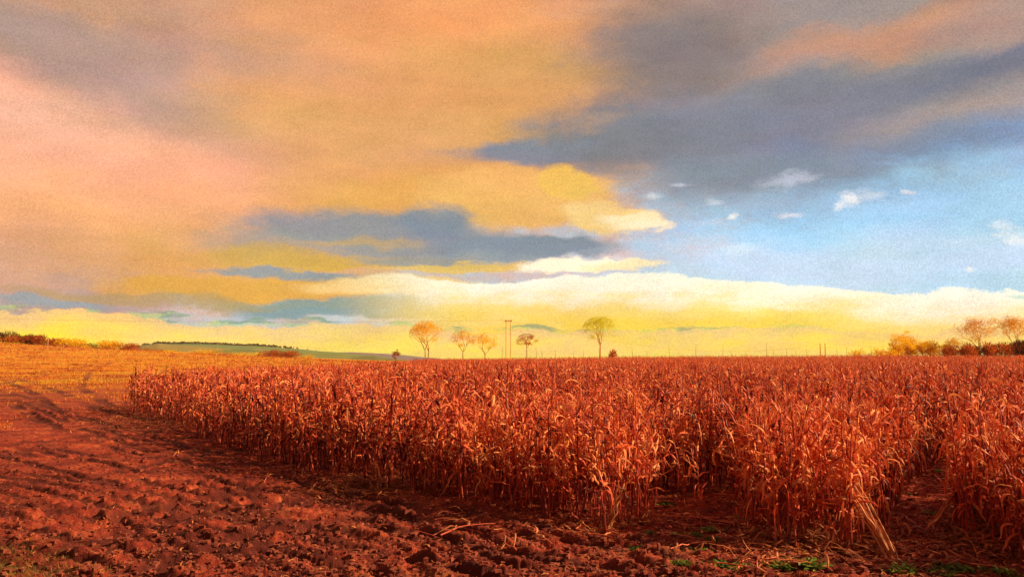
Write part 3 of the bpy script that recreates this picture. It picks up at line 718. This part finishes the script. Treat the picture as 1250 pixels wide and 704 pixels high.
# green weeds on the bare soil
def weed(seed):
    r = random.Random(seed); mb = MB()
    for i in range(70):
        a = r.uniform(0, 6.28); V, F = leaf_strip((r.gauss(0, .05), r.gauss(0, .05), 0), a, r.uniform(.04, .12), .022, r.uniform(.3, 1.3), r.uniform(-.6, .5), 3, r, False, r.uniform(-1, 1), r.uniform(-1, 1))
        mb.add([(v[0] * .8, v[1] * .8, v[2] * .55) for v in V], F, r.random())
    return mb.mesh('green_weed', M_WEED)
WM = [weed(500 + i) for i in range(5)]
for i, (px, py, s) in enumerate([(778, 668, 1), (853, 672, 1.5), (888, 688, 2.0), (915, 690, 1), (955, 692, 1.2), (987, 693, 1.9), (825, 688, .9), (836, 690, .8), (828, 655, .8), (868, 650, 1.2), (815, 616, 1.3), (902, 632, 1), (905, 602, .9),
                                 (1150, 690, 1.2), (1165, 659, 1.3), (1172, 694, 1.5), (1218, 697, 1.6), (1146, 576, 1), (1134, 628, 1.1), (1110, 604, .9), (872, 660, 1), (850, 655, .8), (1100, 698, 1.5), (1150, 699, 1.3), (600, 630, .8), (795, 652, .8), (1240, 699, 1.1), (1190, 640, 1)]):
    p = G(px, py); o = link('green_weed', WM[i % 5], loc=(p.x, p.y, float(gz(p.x, p.y)) + .005)); o.rotation_euler = (0, 0, g3.uniform(0, 6.28)); o.scale = (s * 1.35, s * 1.35, s * 1.3)
    tag(o, 'small green weed sprouting from the bare orange soil beside the maize', 'weed', 'green weeds on the bare soil')
pts = []
for _ in range(5000):
    p = G(g3.gauss(10, 60), g3.uniform(664, 730)); 
    if p.x + p.y * 1.3 < 8.6 + g3.gauss(0, .6): pts.append((p.x, p.y))
ZC = zcache(pts)
scatter_strips('grass', list(ZC), .03, .10, .007, 29, M_GRASS, 'sparse olive grass at the near left edge of the mud', 'grass', (.9, 1.5), .0, 2, (0, 1))

# stubble and rough grass of the rising field
M_STUB = mat_tint('yellow_stubble', [(0.0, (.30, .05, .012)), (0.4, (.62, .18, .016)), (0.75, (.66, .32, .02)), (1.0, (.46, .38, .03))], .8, .2, .2, .3)
r = random.Random(12); mb = MB(); pts = []
while len(pts) < 22000:
    Yp = 26 * math.exp(r.random() * 2.42); x = -Yp * .72 + r.random() * (Yp * .72 - 17)
    if x > -17 or (float(fbm(x * .11, Yp * .07, 4, 91, .6)) * 110 + Yp - x * .15) < r.uniform(88, 190): continue
    pts.append((x, Yp))
P_ = np.array(pts); z_ = gz(P_[:, 0], P_[:, 1]); tf = track_field(P_[:, 0], P_[:, 1])[1]; tn = fbm(P_[:, 0] * .15, P_[:, 1] * .15, 4, 95)
for (x, y), z, k, n_ in zip(pts, z_, tf, tn):
    if k > .35: continue
    for q in range(3):
        a = r.uniform(0, 6.28); h = (.05 + .0010 * y) * r.uniform(.5, 1.3); w_ = h * .22; X_, Y_ = x + r.gauss(0, .15), y + r.gauss(0, .15); dx, dy = cos(a) * w_, sin(a) * w_; lx, ly = r.gauss(0, h * .35), r.gauss(0, h * .35)
        mb.add([(X_ - dx, Y_ - dy, z - .02), (X_ + dx, Y_ + dy, z - .02), (X_ + dx * .4 + lx, Y_ + dy * .4 + ly, z + h), (X_ - dx * .4 + lx, Y_ - dy * .4 + ly, z + h)], [(0, 1, 2, 3)], min(1, max(0, (n_ - .5) * 2.2 + .5 + r.gauss(0, .15))))
o = link('stubble', mb.mesh('stubble', M_STUB)); tag(o, 'yellow and russet stubble over the rising field behind the mud on the left', 'stubble', kind='stuff')

# ------------------------------------------------------------------ trees and bushes beyond the field
def mat_twig(name, c1, c2, c3, transl=.35):
    return mat_tint(name, [(0.1, c1), (0.5, c2), (0.9, c3)], .8, transl, .2, .8, .1)
TW = {'orange': mat_twig('bare_orange_twigs', (.64, .25, .008), (.94, .63, .010), (.97, .76, .02)),
      'yellow': mat_twig('bare_yellow_twigs', (.65, .32, .010), (.95, .70, .010), (.98, .80, .02)),
      'lime': mat_twig('lichened_yellow_green_twigs', (.60, .42, .012), (.82, .82, .012), (.75, .88, .03)),
      'russet': mat_twig('bare_russet_twigs', (.20, .035, .010), (.50, .11, .014), (.75, .24, .02)),
      'pink': mat_twig('pinkish_hedge_twigs', (.34, .08, .05), (.62, .18, .09), (.78, .28, .12)),
      'dark': mat_twig('dark_evergreen_leaves', (.05, .02, .008), (.13, .045, .012), (.26, .10, .015))}
M_BARK = mat_plain('tree_bark', (.30, .07, .012), (.65, .22, .025), 3, .9)
def limb_tree(seed, H, W, fork, mat, forks=1, depth=6, bottom=.3, tw=.045, dens=1.0):
    """bare winter tree: a trunk that forks low, limbs, then a round fan of fine twigs. H height, W crown width, fork height share"""
    r = random.Random(seed); tr, cr = MB(), MB(); tips = []
    C = Vector((0, 0, H * (1 + bottom) / 2)); RX, RZ = W / 2, H * (1 - bottom) / 2
    def inside_(p): q = (p - C); return (q.x / RX) ** 2 + (q.y / RX) ** 2 + (q.z / RZ) ** 2
    def grow(p, d, L, rad, lev):
        n = 3; pts = [p.copy()]
        for i in range(n):
            d = (d + Vector((r.gauss(0, .13), r.gauss(0, .13), r.gauss(0, .08) + (.05 if lev < 3 else 0)))).normalized(); p = p + d * L / n; pts.append(p.copy())
        (tr if lev < 3 else cr).tube(pts, [max(rad * (1 - .3 * i / n), tw * .5) for i in range(n + 1)], 5 if lev < 2 else 3, r.uniform(.1, .5) if lev < 3 else r.uniform(.2, 1.0))
        if lev >= depth: return
        if lev > 2 and inside_(p) > 1.15: return
        k = r.choice([2, 3, 3]) if lev > 0 else 3
        a0 = r.uniform(0, 6.28)
        for i in range(k):
            a = a0 + 6.28 * i / k + r.uniform(-.5, .5); sp_ = r.uniform(.35, .75) * (1.25 if lev > 2 else 1.0)
            u = d.cross(Vector((0.3, .2, 1))).normalized(); v = d.cross(u)
            nd = (d * cos(sp_) + (u * cos(a) + v * sin(a)) * sin(sp_))
            toward = (C + Vector((nd.x * RX, nd.y * RX, nd.z * RZ)) - p).normalized()
            nd = (nd + toward * .35).normalized()
            s0 = pts[-1] if i else pts[-1]
            grow(s0, nd, L * r.uniform(.62, .86), rad * .62, lev + 1)
    for f in range(forks):
        off = 0 if forks == 1 else (-.5 + f) * W * .06
        d = Vector((off * .25, r.uniform(-.1, .1), 1)).normalized()
        base = Vector((off, 0, -.4)); top = base + d * (H * fork + .4)
        tr.tube([base, base.lerp(top, .5) + Vector((r.uniform(-.1, .1), 0, 0)), top], [H * .022 / forks ** .5, H * .017 / forks ** .5, H * .014 / forks ** .5], 6, .3)
        for i in range(3 if forks == 1 else 2):
            a = f * pi + i * 2.1 + r.uniform(-.3, .3); sp_ = r.uniform(.2, .6)
            grow(top, Vector((cos(a) * sin(sp_), sin(a) * sin(sp_), cos(sp_))), H * .24, H * .010, 1)
    # the fine outer twigs, in clumps along the crown
    lob = []
    for i in range(16):
        u = Vector((r.gauss(0, 1), r.gauss(0, 1), r.gauss(0, 1))).normalized() * (r.uniform(.35, .80))
        lob.append((C + Vector((u.x * RX, u.y * RX, u.z * RZ)), r.uniform(.16, .34)))
    for i in range(int(800 * dens)):
        c, lr = lob[r.randrange(13)]; u = Vector((r.gauss(0, 1), r.gauss(0, 1), r.gauss(0, 1))).normalized() * (lr * r.random() ** .5)
        p = c + Vector((u.x * RX, u.y * RX, u.z * RZ)); d = (p - Vector((0, 0, H * bottom * .8))).normalized() + Vector((r.gauss(0, .5), r.gauss(0, .5), r.gauss(0, .4))); d.normalize()
        L = H * r.uniform(.04, .11); s_ = d.cross(Vector((r.gauss(0, 1), r.gauss(0, 1), r.gauss(0, 1)))).normalized() * tw * r.uniform(.3, .6); e = p + d * L
        cr.add([p - s_, p + s_, e + s_ * .4, e - s_ * .4], [(0, 1, 2, 3)], r.uniform(.2, 1))
    # fit the crown to its measured size
    for mb in (tr, cr):
        for i, v in enumerate(mb.V):
            q = Vector(v) - C; e = math.sqrt((q.x / RX) ** 2 + (q.y / RX) ** 2 + (q.z / RZ) ** 2)
            if e > 1.02 and v[2] > H * bottom * .8:
                k = (1.0 + (e - 1) * .16) / e; q = q * k; mb.V[i] = tuple(C + q)
    return tr, cr
def tree_at(px, wpx, ytop, Y, seed, mat, label, cat='tree', forks=1, fork=.28, bottom=.3, depth=6, tw=.05, name='tree', group=None, dens=1.0):
    a, b_, t_ = AT(px - wpx / 2, 437, Y), AT(px + wpx / 2, 437, Y), AT(px, ytop, Y); z = float(terrain((a.x + b_.x) / 2, Y))
    H = t_.z - z; W = b_.x - a.x
    tr, cr = limb_tree(seed, H, W, fork, mat, forks, depth, bottom, tw, dens)
    e = bpy.data.objects.new(name, None); COL.objects.link(e); e.location = ((a.x + b_.x) / 2, Y, z); tag(e, label, cat, group)
    link('trunk', tr.mesh('trunk', M_BARK, True), e); link('crown', cr.mesh('crown', TW[mat]), e)
def bush_at(x0, x1, ytop, Y, seed, mat, label, name='bush', z=None, dens=1.0, dz=0, group=None, cat='bush', ell=False):
    """a rounded tangle of stems and twigs standing on the ground"""
    a, b_, t_ = AT(x0, 437, Y), AT(x1, 437, Y), AT((x0 + x1) / 2, ytop, Y); cx = (a.x + b_.x) / 2; z = float(terrain(cx, Y)) if z is None else z
    H = max(.8, t_.z - z); W = b_.x - a.x; r = random.Random(seed); mb = MB(); st = MB()
    lobes = [(r.uniform(-.32, .32) * W, r.uniform(-.2, .2) * W, r.uniform(.75, 1.0) * H, W * r.uniform(.2, .34)) for _ in range(max(3, int(W / H * 2)))]
    n = int(min(2600, max(350, W * H * 26)) * dens)
    for i in range(n):
        lx, ly, lh, lr = lobes[r.randrange(len(lobes))]
        u = Vector((r.gauss(0, 1), r.gauss(0, 1), r.gauss(0, 1))).normalized() * (r.random() ** .4)
        p = Vector((lx + u.x * lr, ly + u.y * lr, max(.05, lh * .5 + u.z * lh * .5)))
        d = (Vector((u.x, u.y, .7 + u.z * .6)) + Vector((r.gauss(0, .4), r.gauss(0, .4), r.gauss(0, .4)))).normalized()
        L = H * r.uniform(.08, .22); w = H * r.uniform(.010, .028); s_ = d.cross(Vector((r.gauss(0, 1), r.gauss(0, 1), r.gauss(0, 1)))).normalized() * w
        e = p + d * L; mb.add([p - s_, p + s_, e + s_ * .4, e - s_ * .4], [(0, 1, 2, 3)], r.random())
    for lx, ly, lh, lr in lobes:
        for q in range(4):
            st.tube([(lx * .5, ly * .5, -.3), (lx * .8 + r.uniform(-.3, .3), ly, lh * .4), (lx + r.uniform(-.5, .5) * lr, ly, lh * .8)], [H * .02, H * .014, H * .006], 4, r.random())
    e = bpy.data.objects.new(name, None); COL.objects.link(e); e.location = (cx, Y, z + dz); tag(e, label, cat, group)
    link('stems', st.mesh('stems', M_BARK), e); link('crown', mb.mesh('crown', TW[mat]), e)

tree_at(521, 43, 390, 246, 11, 'orange', 'tall orange bare tree with a double trunk, leftmost of the skyline trees', forks=2, fork=.26, bottom=.32, depth=7)
tree_at(565, 33, 402, 244, 12, 'orange', 'orange round-crowned tree touching the yellow tree to its right', fork=.30, bottom=.36)
tree_at(592, 31, 403, 250, 13, 'yellow', 'yellow round-crowned tree with a forked trunk, left of the tall twin poles', fork=.22, bottom=.34)
tree_at(643, 29, 407, 240, 14, 'russet', 'small dark umbrella-shaped tree just right of the tall twin poles', fork=.50, bottom=.50)
tree_at(733, 46, 386, 246, 15, 'lime', 'tall yellow-green tree standing alone over the middle of the maize', fork=.34, bottom=.38, depth=7)
tree_at(484, 13, 426, 246, 16, 'russet', 'small dark russet tree left of the double-trunked tree', fork=.2, bottom=.15, depth=5)
tree_at(1105, 42, 403, 244, 17, 'orange', 'low spreading orange tree at the left end of the right-hand trees', fork=.12, bottom=.12, dens=2.2)
tree_at(1130, 30, 411, 247, 18, 'orange', 'low orange tree with dense twigs next to the spreading one', fork=.10, bottom=.10, dens=2.2)
tree_at(1163, 36, 410, 250, 19, 'yellow', 'pale orange low tree left of the two tall bare trees', fork=.12, bottom=.12, dens=2.2)
tree_at(1196, 58, 383, 243, 20, 'orange', 'tall wide-crowned bare tree rising from the hedge on the right', fork=.20, bottom=.26, depth=7, dens=1.3)
tree_at(1240, 52, 383, 246, 21, 'orange', 'tall bare tree at the right edge of the picture above the hedge', fork=.24, bottom=.28, depth=7, dens=1.2)
bush_at(744, 760, 425, 238, 31, 'russet', 'small dark rounded bush to the right of the tall yellow-green tree')
bush_at(1036, 1056, 425, 240, 32, 'orange', 'little orange bush alone on the skyline right of the pair of short poles')
for i, (x0, x1, yt, m_, lab) in enumerate([(1084, 1106, 417, 'orange', 'golden bush filling the foot of the spreading orange tree'), (1102, 1124, 414, 'yellow', 'pale yellow bush between the spreading tree and the dense low one'),
        (1120, 1146, 415, 'orange', 'golden bush under the dense low orange tree'), (1142, 1162, 419, 'yellow', 'pale yellow bush left of the pale low tree')]):
    bush_at(x0, x1, yt, 246 + i * .6, 150 + i, m_, lab, 'hedge_bush', dens=.8)
for i, (x0, x1, yt, m_, lab) in enumerate([(1068, 1090, 424, 'orange', 'low orange bush under the left flank of the spreading tree'), (1148, 1170, 421, 'russet', 'russet hedge bush below the pale orange low tree'),
        (1166, 1190, 419, 'russet', 'russet hedge bush left of the foot of the wide-crowned tree'), (1184, 1204, 421, 'dark', 'dark evergreen bush under the wide-crowned bare tree'),
        (1200, 1222, 418, 'russet', 'russet hedge bush between the two tall bare trees'), (1206, 1220, 424, 'dark', 'small dark evergreen bush between the two tall bare trees'), (1218, 1246, 417, 'russet', 'russet hedge bush at the foot of the edge tree'),
        (1238, 1272, 413, 'dark', 'large dark bush at the right edge of the picture')]):
    bush_at(x0 - 5, x1 + 5, yt - .5, 238 + i * .7, 40 + i, m_, lab, 'hedge_bush', dens=1.2)
# rough growth on the skyline under the double-trunk tree
for i, (x0, x1, yt) in enumerate([(503, 513, 437), (512, 522, 438), (526, 536, 438), (535, 546, 439)]):
    bush_at(x0, x1, yt, 243, 60 + i, 'dark', 'low dark scrub clump along the skyline under the double-trunked tree', 'scrub_clump', group='scrub below the double-trunked tree')
# left hedge and wood along the crest
L_ = [(-14, 8, 405, 'dark', 'dark tree clump at the left edge of the picture on the crest'), (6, 24, 409, 'russet', 'second russet tree clump from the left edge on the crest'), (20, 36, 408, 'dark', 'dark tree clump third from the left edge on the crest'),
      (34, 51, 408, 'russet', 'russet tree clump just left of the pale post'), (50, 66, 414, 'russet', 'low russet bush behind the pale post on the crest'), (62, 84, 413, 'russet', 'rounded russet bush right of the pale post'), (80, 100, 413, 'orange', 'rounded orange bush second right of the pale post'),
      (98, 114, 419, 'dark', 'low dark green bush in the dip of the crest hedge'), (112, 128, 420, 'dark', 'dark bush beside the long orange mound of the crest hedge'), (124, 146, 416, 'orange', 'tall orange hedge mound with a peaked top on the crest'),
      (142, 168, 419, 'russet', 'wide red-orange hedge mound sloping down to the right'), (166, 186, 425, 'russet', 'low dark russet hedge where the green hill begins'), (184, 200, 426, 'russet', 'low russet hedge bush below the green hill'),
      (198, 212, 427, 'orange', 'small orange bush below the green hill'), (238, 270, 427, 'orange', 'bright orange bush mound below the middle of the green hill'), (270, 284, 431, 'russet', 'low russet bush right of the bright orange mound'),
      (282, 300, 430, 'orange', 'low orange bush below the right shoulder of the green hill'), (300, 318, 430, 'orange', 'low orange bush next to the rounded red bush'), (324, 343, 427, 'russet', 'rounded red bush at the end of the green hill'),
      (340, 362, 428, 'russet', 'rounded red bush just left of the blue distance'), (370, 380, 433, 'orange', 'tiny orange bush in front of the blue distance')]
for i, (x0, x1, yt, m_, lab) in enumerate(L_):
    bush_at(x0 - 7, x1 + 7, yt - 2, 296 + (i % 3), 80 + i, m_, lab, 'hedge_bush', dens=1.6, dz=-.3)
g4 = random.Random(44)
for i in range(27):
    x = -10 + i * 14.5; crest = float(np.interp(x, [0, 100, 250, 350, 400], [418, 424.5, 434, 437.5, 439]))
    bush_at(x - 11, x + 11, crest - g4.uniform(2.5, 6.5), 292 + i % 2, 200 + i, g4.choice(['russet', 'orange', 'pink', 'russet']), 'low twiggy bush in the ragged hedge line along the crest on the left', 'hedge_bush', group='ragged hedge line along the crest', dens=1.4, dz=-.4)
def ground_y(px, py):
    d = ray(px, py)
    for k in range(60, 330):
        if CAM_H + d.z / d.y * k <= float(terrain(d.x / d.y * k, k)): return k
    return 280
for i, (x0, x1, yt) in enumerate([(-8, 16, 421), (14, 38, 421), (34, 60, 422), (56, 82, 422), (78, 104, 423)]):
    bush_at(x0, x1, yt, ground_y((x0 + x1) / 2, 428), 120 + i, 'pink', 'pinkish trimmed hedge bush in the low row in front of the left wood', 'hedge_bush', group='pinkish hedge row on the left')

# thin saplings on the skyline
def sapling(seed, H):
    r = random.Random(seed); mb = MB(); bend = r.uniform(-.25, .25)
    P_ = [Vector((bend * (k / 5) ** 2, 0, H * k / 5)) for k in range(6)]; mb.tube(P_, [.045, .042, .038, .032, .026, .015], 4, .2)
    for q in range(r.randrange(2, 7)):
        k = r.uniform(.5, .95); a = r.uniform(0, 6.28); b0 = Vector((bend * k * k, 0, H * k)); mb.tube([b0, b0 + Vector((cos(a) * .3, sin(a) * .3, .35)) * r.uniform(.5, 1.2)], [.025, .012], 3, .4)
    return mb.mesh('sapling', TW['russet'])
for i, (px, yt) in enumerate([(817, 421), (849, 419), (882, 419), (893, 427), (935, 417), (944, 425), (960, 424), (985, 425), (1022, 425), (1033, 422), (1063, 420), (613, 421), (662, 426), (678, 427), (700, 428), (712, 427), (772, 423), (790, 428), (655, 424), (829, 429), (910, 428), (972, 428)]):
    Y = 236 + (i % 3); t_ = AT(px, yt, Y); z = float(terrain(t_.x, Y)); o = link('sapling', sapling(700 + i, t_.z - z), loc=(t_.x, Y, z - .1))
    tag(o, 'thin bare sapling poking above the far maize skyline', 'sapling', 'thin saplings on the maize skyline')

# ------------------------------------------------------------------ poles and wires
M_POLE = mat_plain('weathered_pole_wood', (.60, .28, .04), (.85, .50, .08), 2, .85, stretch=(1, 1, .1))
M_PALE = mat_plain('pale_post', (.50, .28, .14), (.62, .38, .2), 2, .8)
M_WIRE = mat_plain('wire_metal', (.30, .14, .04), (.34, .16, .05), 3, .6)
M_INS = mat_plain('insulator_glaze', (.2, .06, .03), (.25, .08, .04), 3, .3)
def h_pole(px, dpx, ytop, Y, rad, label, beam=True, name='utility_pole', over=.0):
    a, b_ = AT(px - dpx / 2, ytop, Y), AT(px + dpx / 2, ytop, Y); cx = (a.x + b_.x) / 2; z = float(terrain(cx, Y)); H = a.z - z; hw = (b_.x - a.x) / 2
    e = bpy.data.objects.new(name, None); COL.objects.link(e); e.location = (cx, Y, z); tag(e, label, 'utility pole')
    for s in (-1, 1):
        mb = MB(); mb.tube([(s * hw, 0, -.5), (s * hw, 0, H)], [rad * 1.2, rad * .8], 8, .4); link('pole', mb.mesh('pole', M_POLE, True), e)
    if beam:
        mb = MB(); x = hw + over; z1 = H - .55
        mb.add([(-x, -.1, z1), (x, -.1, z1), (x, .1, z1), (-x, .1, z1), (-x, -.1, z1 + .22), (x, -.1, z1 + .22), (x, .1, z1 + .22), (-x, .1, z1 + .22)], OF, .4); link('crossarm', mb.mesh('crossarm', M_POLE), e)
        for s in (-1, 0, 1):
            mb = MB(); mb.tube([(s * (x - .1), 0, z1 + .22), (s * (x - .1), 0, z1 + .36), (s * (x - .1), 0, z1 + .5)], [.06, .10, .05], 8, .4); link('insulator', mb.mesh('insulator', M_INS, True), e)
    return Vector((cx, Y, z + H - .1))
top1 = h_pole(620.5, 5.4, 390, 215, .09, 'tall pair of poles joined by a short crossarm, between the yellow and the umbrella tree', over=.35)
top2 = h_pole(1004, 6.0, 419, 330, .22, 'short dark pair of poles far off, right of centre on the maize skyline', beam=False)
def wire(p, q, sag, label, rad=.017):
    n = 24; e = MB(); P_ = [p.lerp(q, i / n) - Vector((0, 0, sag * 4 * (i / n) * (1 - i / n))) for i in range(n + 1)]
    e.tube([v - p for v in P_], [rad] * (n + 1), 4, .5); o = link('overhead_wire', e.mesh('overhead_wire', M_WIRE), loc=p); tag(o, label, 'overhead wire')
wire(AT(-260, 381, 190), top1, 1.3, 'thin overhead wire running down from the left edge to the tall twin poles')
wire(top1, top2, 5.5, 'thin overhead wire sagging from the tall twin poles to the far short pair')
wire(top2, AT(1420, 426, 400), 2.0, 'thin overhead wire going right from the far short pair of poles')
Y = ground_y(59, 427); p = AT(59, 412, Y); z = float(terrain(p.x, Y)); e = MB(); e.tube([(0, 0, -.3), (0, 0, (p.z - z) * .9), (0, 0, p.z - z)], [.11, .09, .07], 8, .5)
tag(link('post', e.mesh('post', M_PALE, True), loc=(p.x, Y, z)), 'slim pale post standing in the pinkish hedge on the left', 'post')
for i, px in enumerate((478, 1078)):
    Y = 236; p = AT(px, 431, Y); z = float(terrain(p.x, Y))

# ------------------------------------------------------------------ hills
def hill_mat(name, stops):
    m, t, b, o = principled(name); P = t.n('ShaderNodeNewGeometry').outputs['Position']
    v = t.n('ShaderNodeTexVoronoi'); t.l(P, v.inputs['Vector']); v.inputs['Scale'].default_value = .006
    nz = t.noise(P, .02, 4, .6); sp = t.n('ShaderNodeSeparateColor'); t.l(v.outputs['Color'], sp.inputs[0])
    f = t.math('ADD', t.math('MULTIPLY', sp.outputs[0], .7), t.math('MULTIPLY', nz, .3)); t.l(t.ramp(f, stops), b.inputs['Base Color']); b.inputs['Roughness'].default_value = 1; b.inputs['Specular IOR Level'].default_value = 0
    return m
def hill(name, prof, Y0, Y1, Y2, seed, mat, base):
    xs = np.linspace(prof[0][0], prof[-1][0], 160); ys = np.interp(xs, [p[0] for p in prof], [p[1] for p in prof]) + (fbm(xs * .05, xs * 0, 3, seed) - .5) * 1.6
    V = []; NJ = 22
    for x, y in zip(xs, ys):
        t_ = AT(x, y, Y1); u = (x - 625) / FPX
        for j in range(NJ):
            s = j / (NJ - 1); Yj = Y0 + (Y2 - Y0) * s; c = (Y1 - Y0) / (Y2 - Y0)
            k = sin(pi / 2 * min(1, s / c)) if s < c else cos(pi / 2 * (s - c) / (1 - c))
            V.append((u * Yj, Yj, base + (t_.z - base) * k))
    F = [(i * NJ + j, (i + 1) * NJ + j, (i + 1) * NJ + j + 1, i * NJ + j + 1) for i in range(159) for j in range(NJ - 1)]
    o = link(name, mesh_from(name, V, F, mat, smooth=True)); tag(o, kind='structure'); return xs, ys
HM1 = hill_mat('hazed_green_hill_fields', [(.2, (.16, .17, .07)), (.45, (.24, .27, .08)), (.6, (.32, .24, .08)), (.8, (.18, .24, .10))])  # greens dulled and blued: distance haze painted into the base colour
HM2 = hill_mat('haze_blued_hill_fields', [(.2, (.14, .14, .17)), (.5, (.20, .18, .20)), (.8, (.24, .17, .18))])  # lilac-blue of the hazy air is painted into these field colours
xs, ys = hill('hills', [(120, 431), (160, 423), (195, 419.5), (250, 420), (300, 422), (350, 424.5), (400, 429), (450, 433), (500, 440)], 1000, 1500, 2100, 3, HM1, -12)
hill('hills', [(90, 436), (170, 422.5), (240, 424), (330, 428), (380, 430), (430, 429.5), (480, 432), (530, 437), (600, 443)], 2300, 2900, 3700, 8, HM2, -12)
mb = MB(); r = random.Random(6)
for _ in range(800):
    x = r.choice([r.gauss(225, 26), r.gauss(240, 40), r.gauss(300, 25)]); 
    if not 150 < x < 420: continue
    y = float(np.interp(x, xs, ys)); t_ = AT(x, y + .6, 1495 - r.random() ** 2 * 30); h = r.uniform(3, 8) ; w = h * r.uniform(.3, .6)
    for q in range(7):
        c = t_ + Vector((r.gauss(0, w * .4), r.gauss(0, w * .4), r.uniform(-.2, .55) * h)); u = Vector((r.gauss(0, 1), r.gauss(0, 1), r.gauss(0, 1))).normalized() * w * .5; v = u.cross(Vector((r.gauss(0, 1), r.gauss(0, 1), r.gauss(0, 1)))).normalized() * w * .5
        mb.add([c - u - v, c + u - v, c + u + v, c - u + v], [(0, 1, 2, 3)], r.random())
tag(link('woods', mb.mesh('woods', mat_twig('haze_paled_wood_trees', (.10, .10, .05), (.17, .15, .06), (.30, .20, .08)))), 'dark line of woods along the crest of the distant green hill', 'woods', kind='stuff')  # paling by haze is put into the tree colours

# ------------------------------------------------------------------ haze
HAZE = 0.00005
if HAZE:
    S_ = 9500.0; mb = MB(); mb.add([(-S_, -S_, -12), (S_, -S_, -12), (S_, S_, -12), (-S_, S_, -12), (-S_, -S_, 62), (S_, -S_, 62), (S_, S_, 62), (-S_, S_, 62)], OF)
    m = bpy.data.materials.new('haze_air'); m.use_nodes = True; t = NT(m.node_tree); o = t.n('ShaderNodeOutputMaterial'); v = t.n('ShaderNodeVolumePrincipled')
    v.inputs['Color'].default_value = (.90, .86, .88, 1); v.inputs['Density'].default_value = HAZE; t.l(v.outputs[0], o.inputs['Volume'])
    tag(link('haze', mb.mesh('haze', m)), 'thin pale haze over the distant hills', 'haze', kind='stuff')
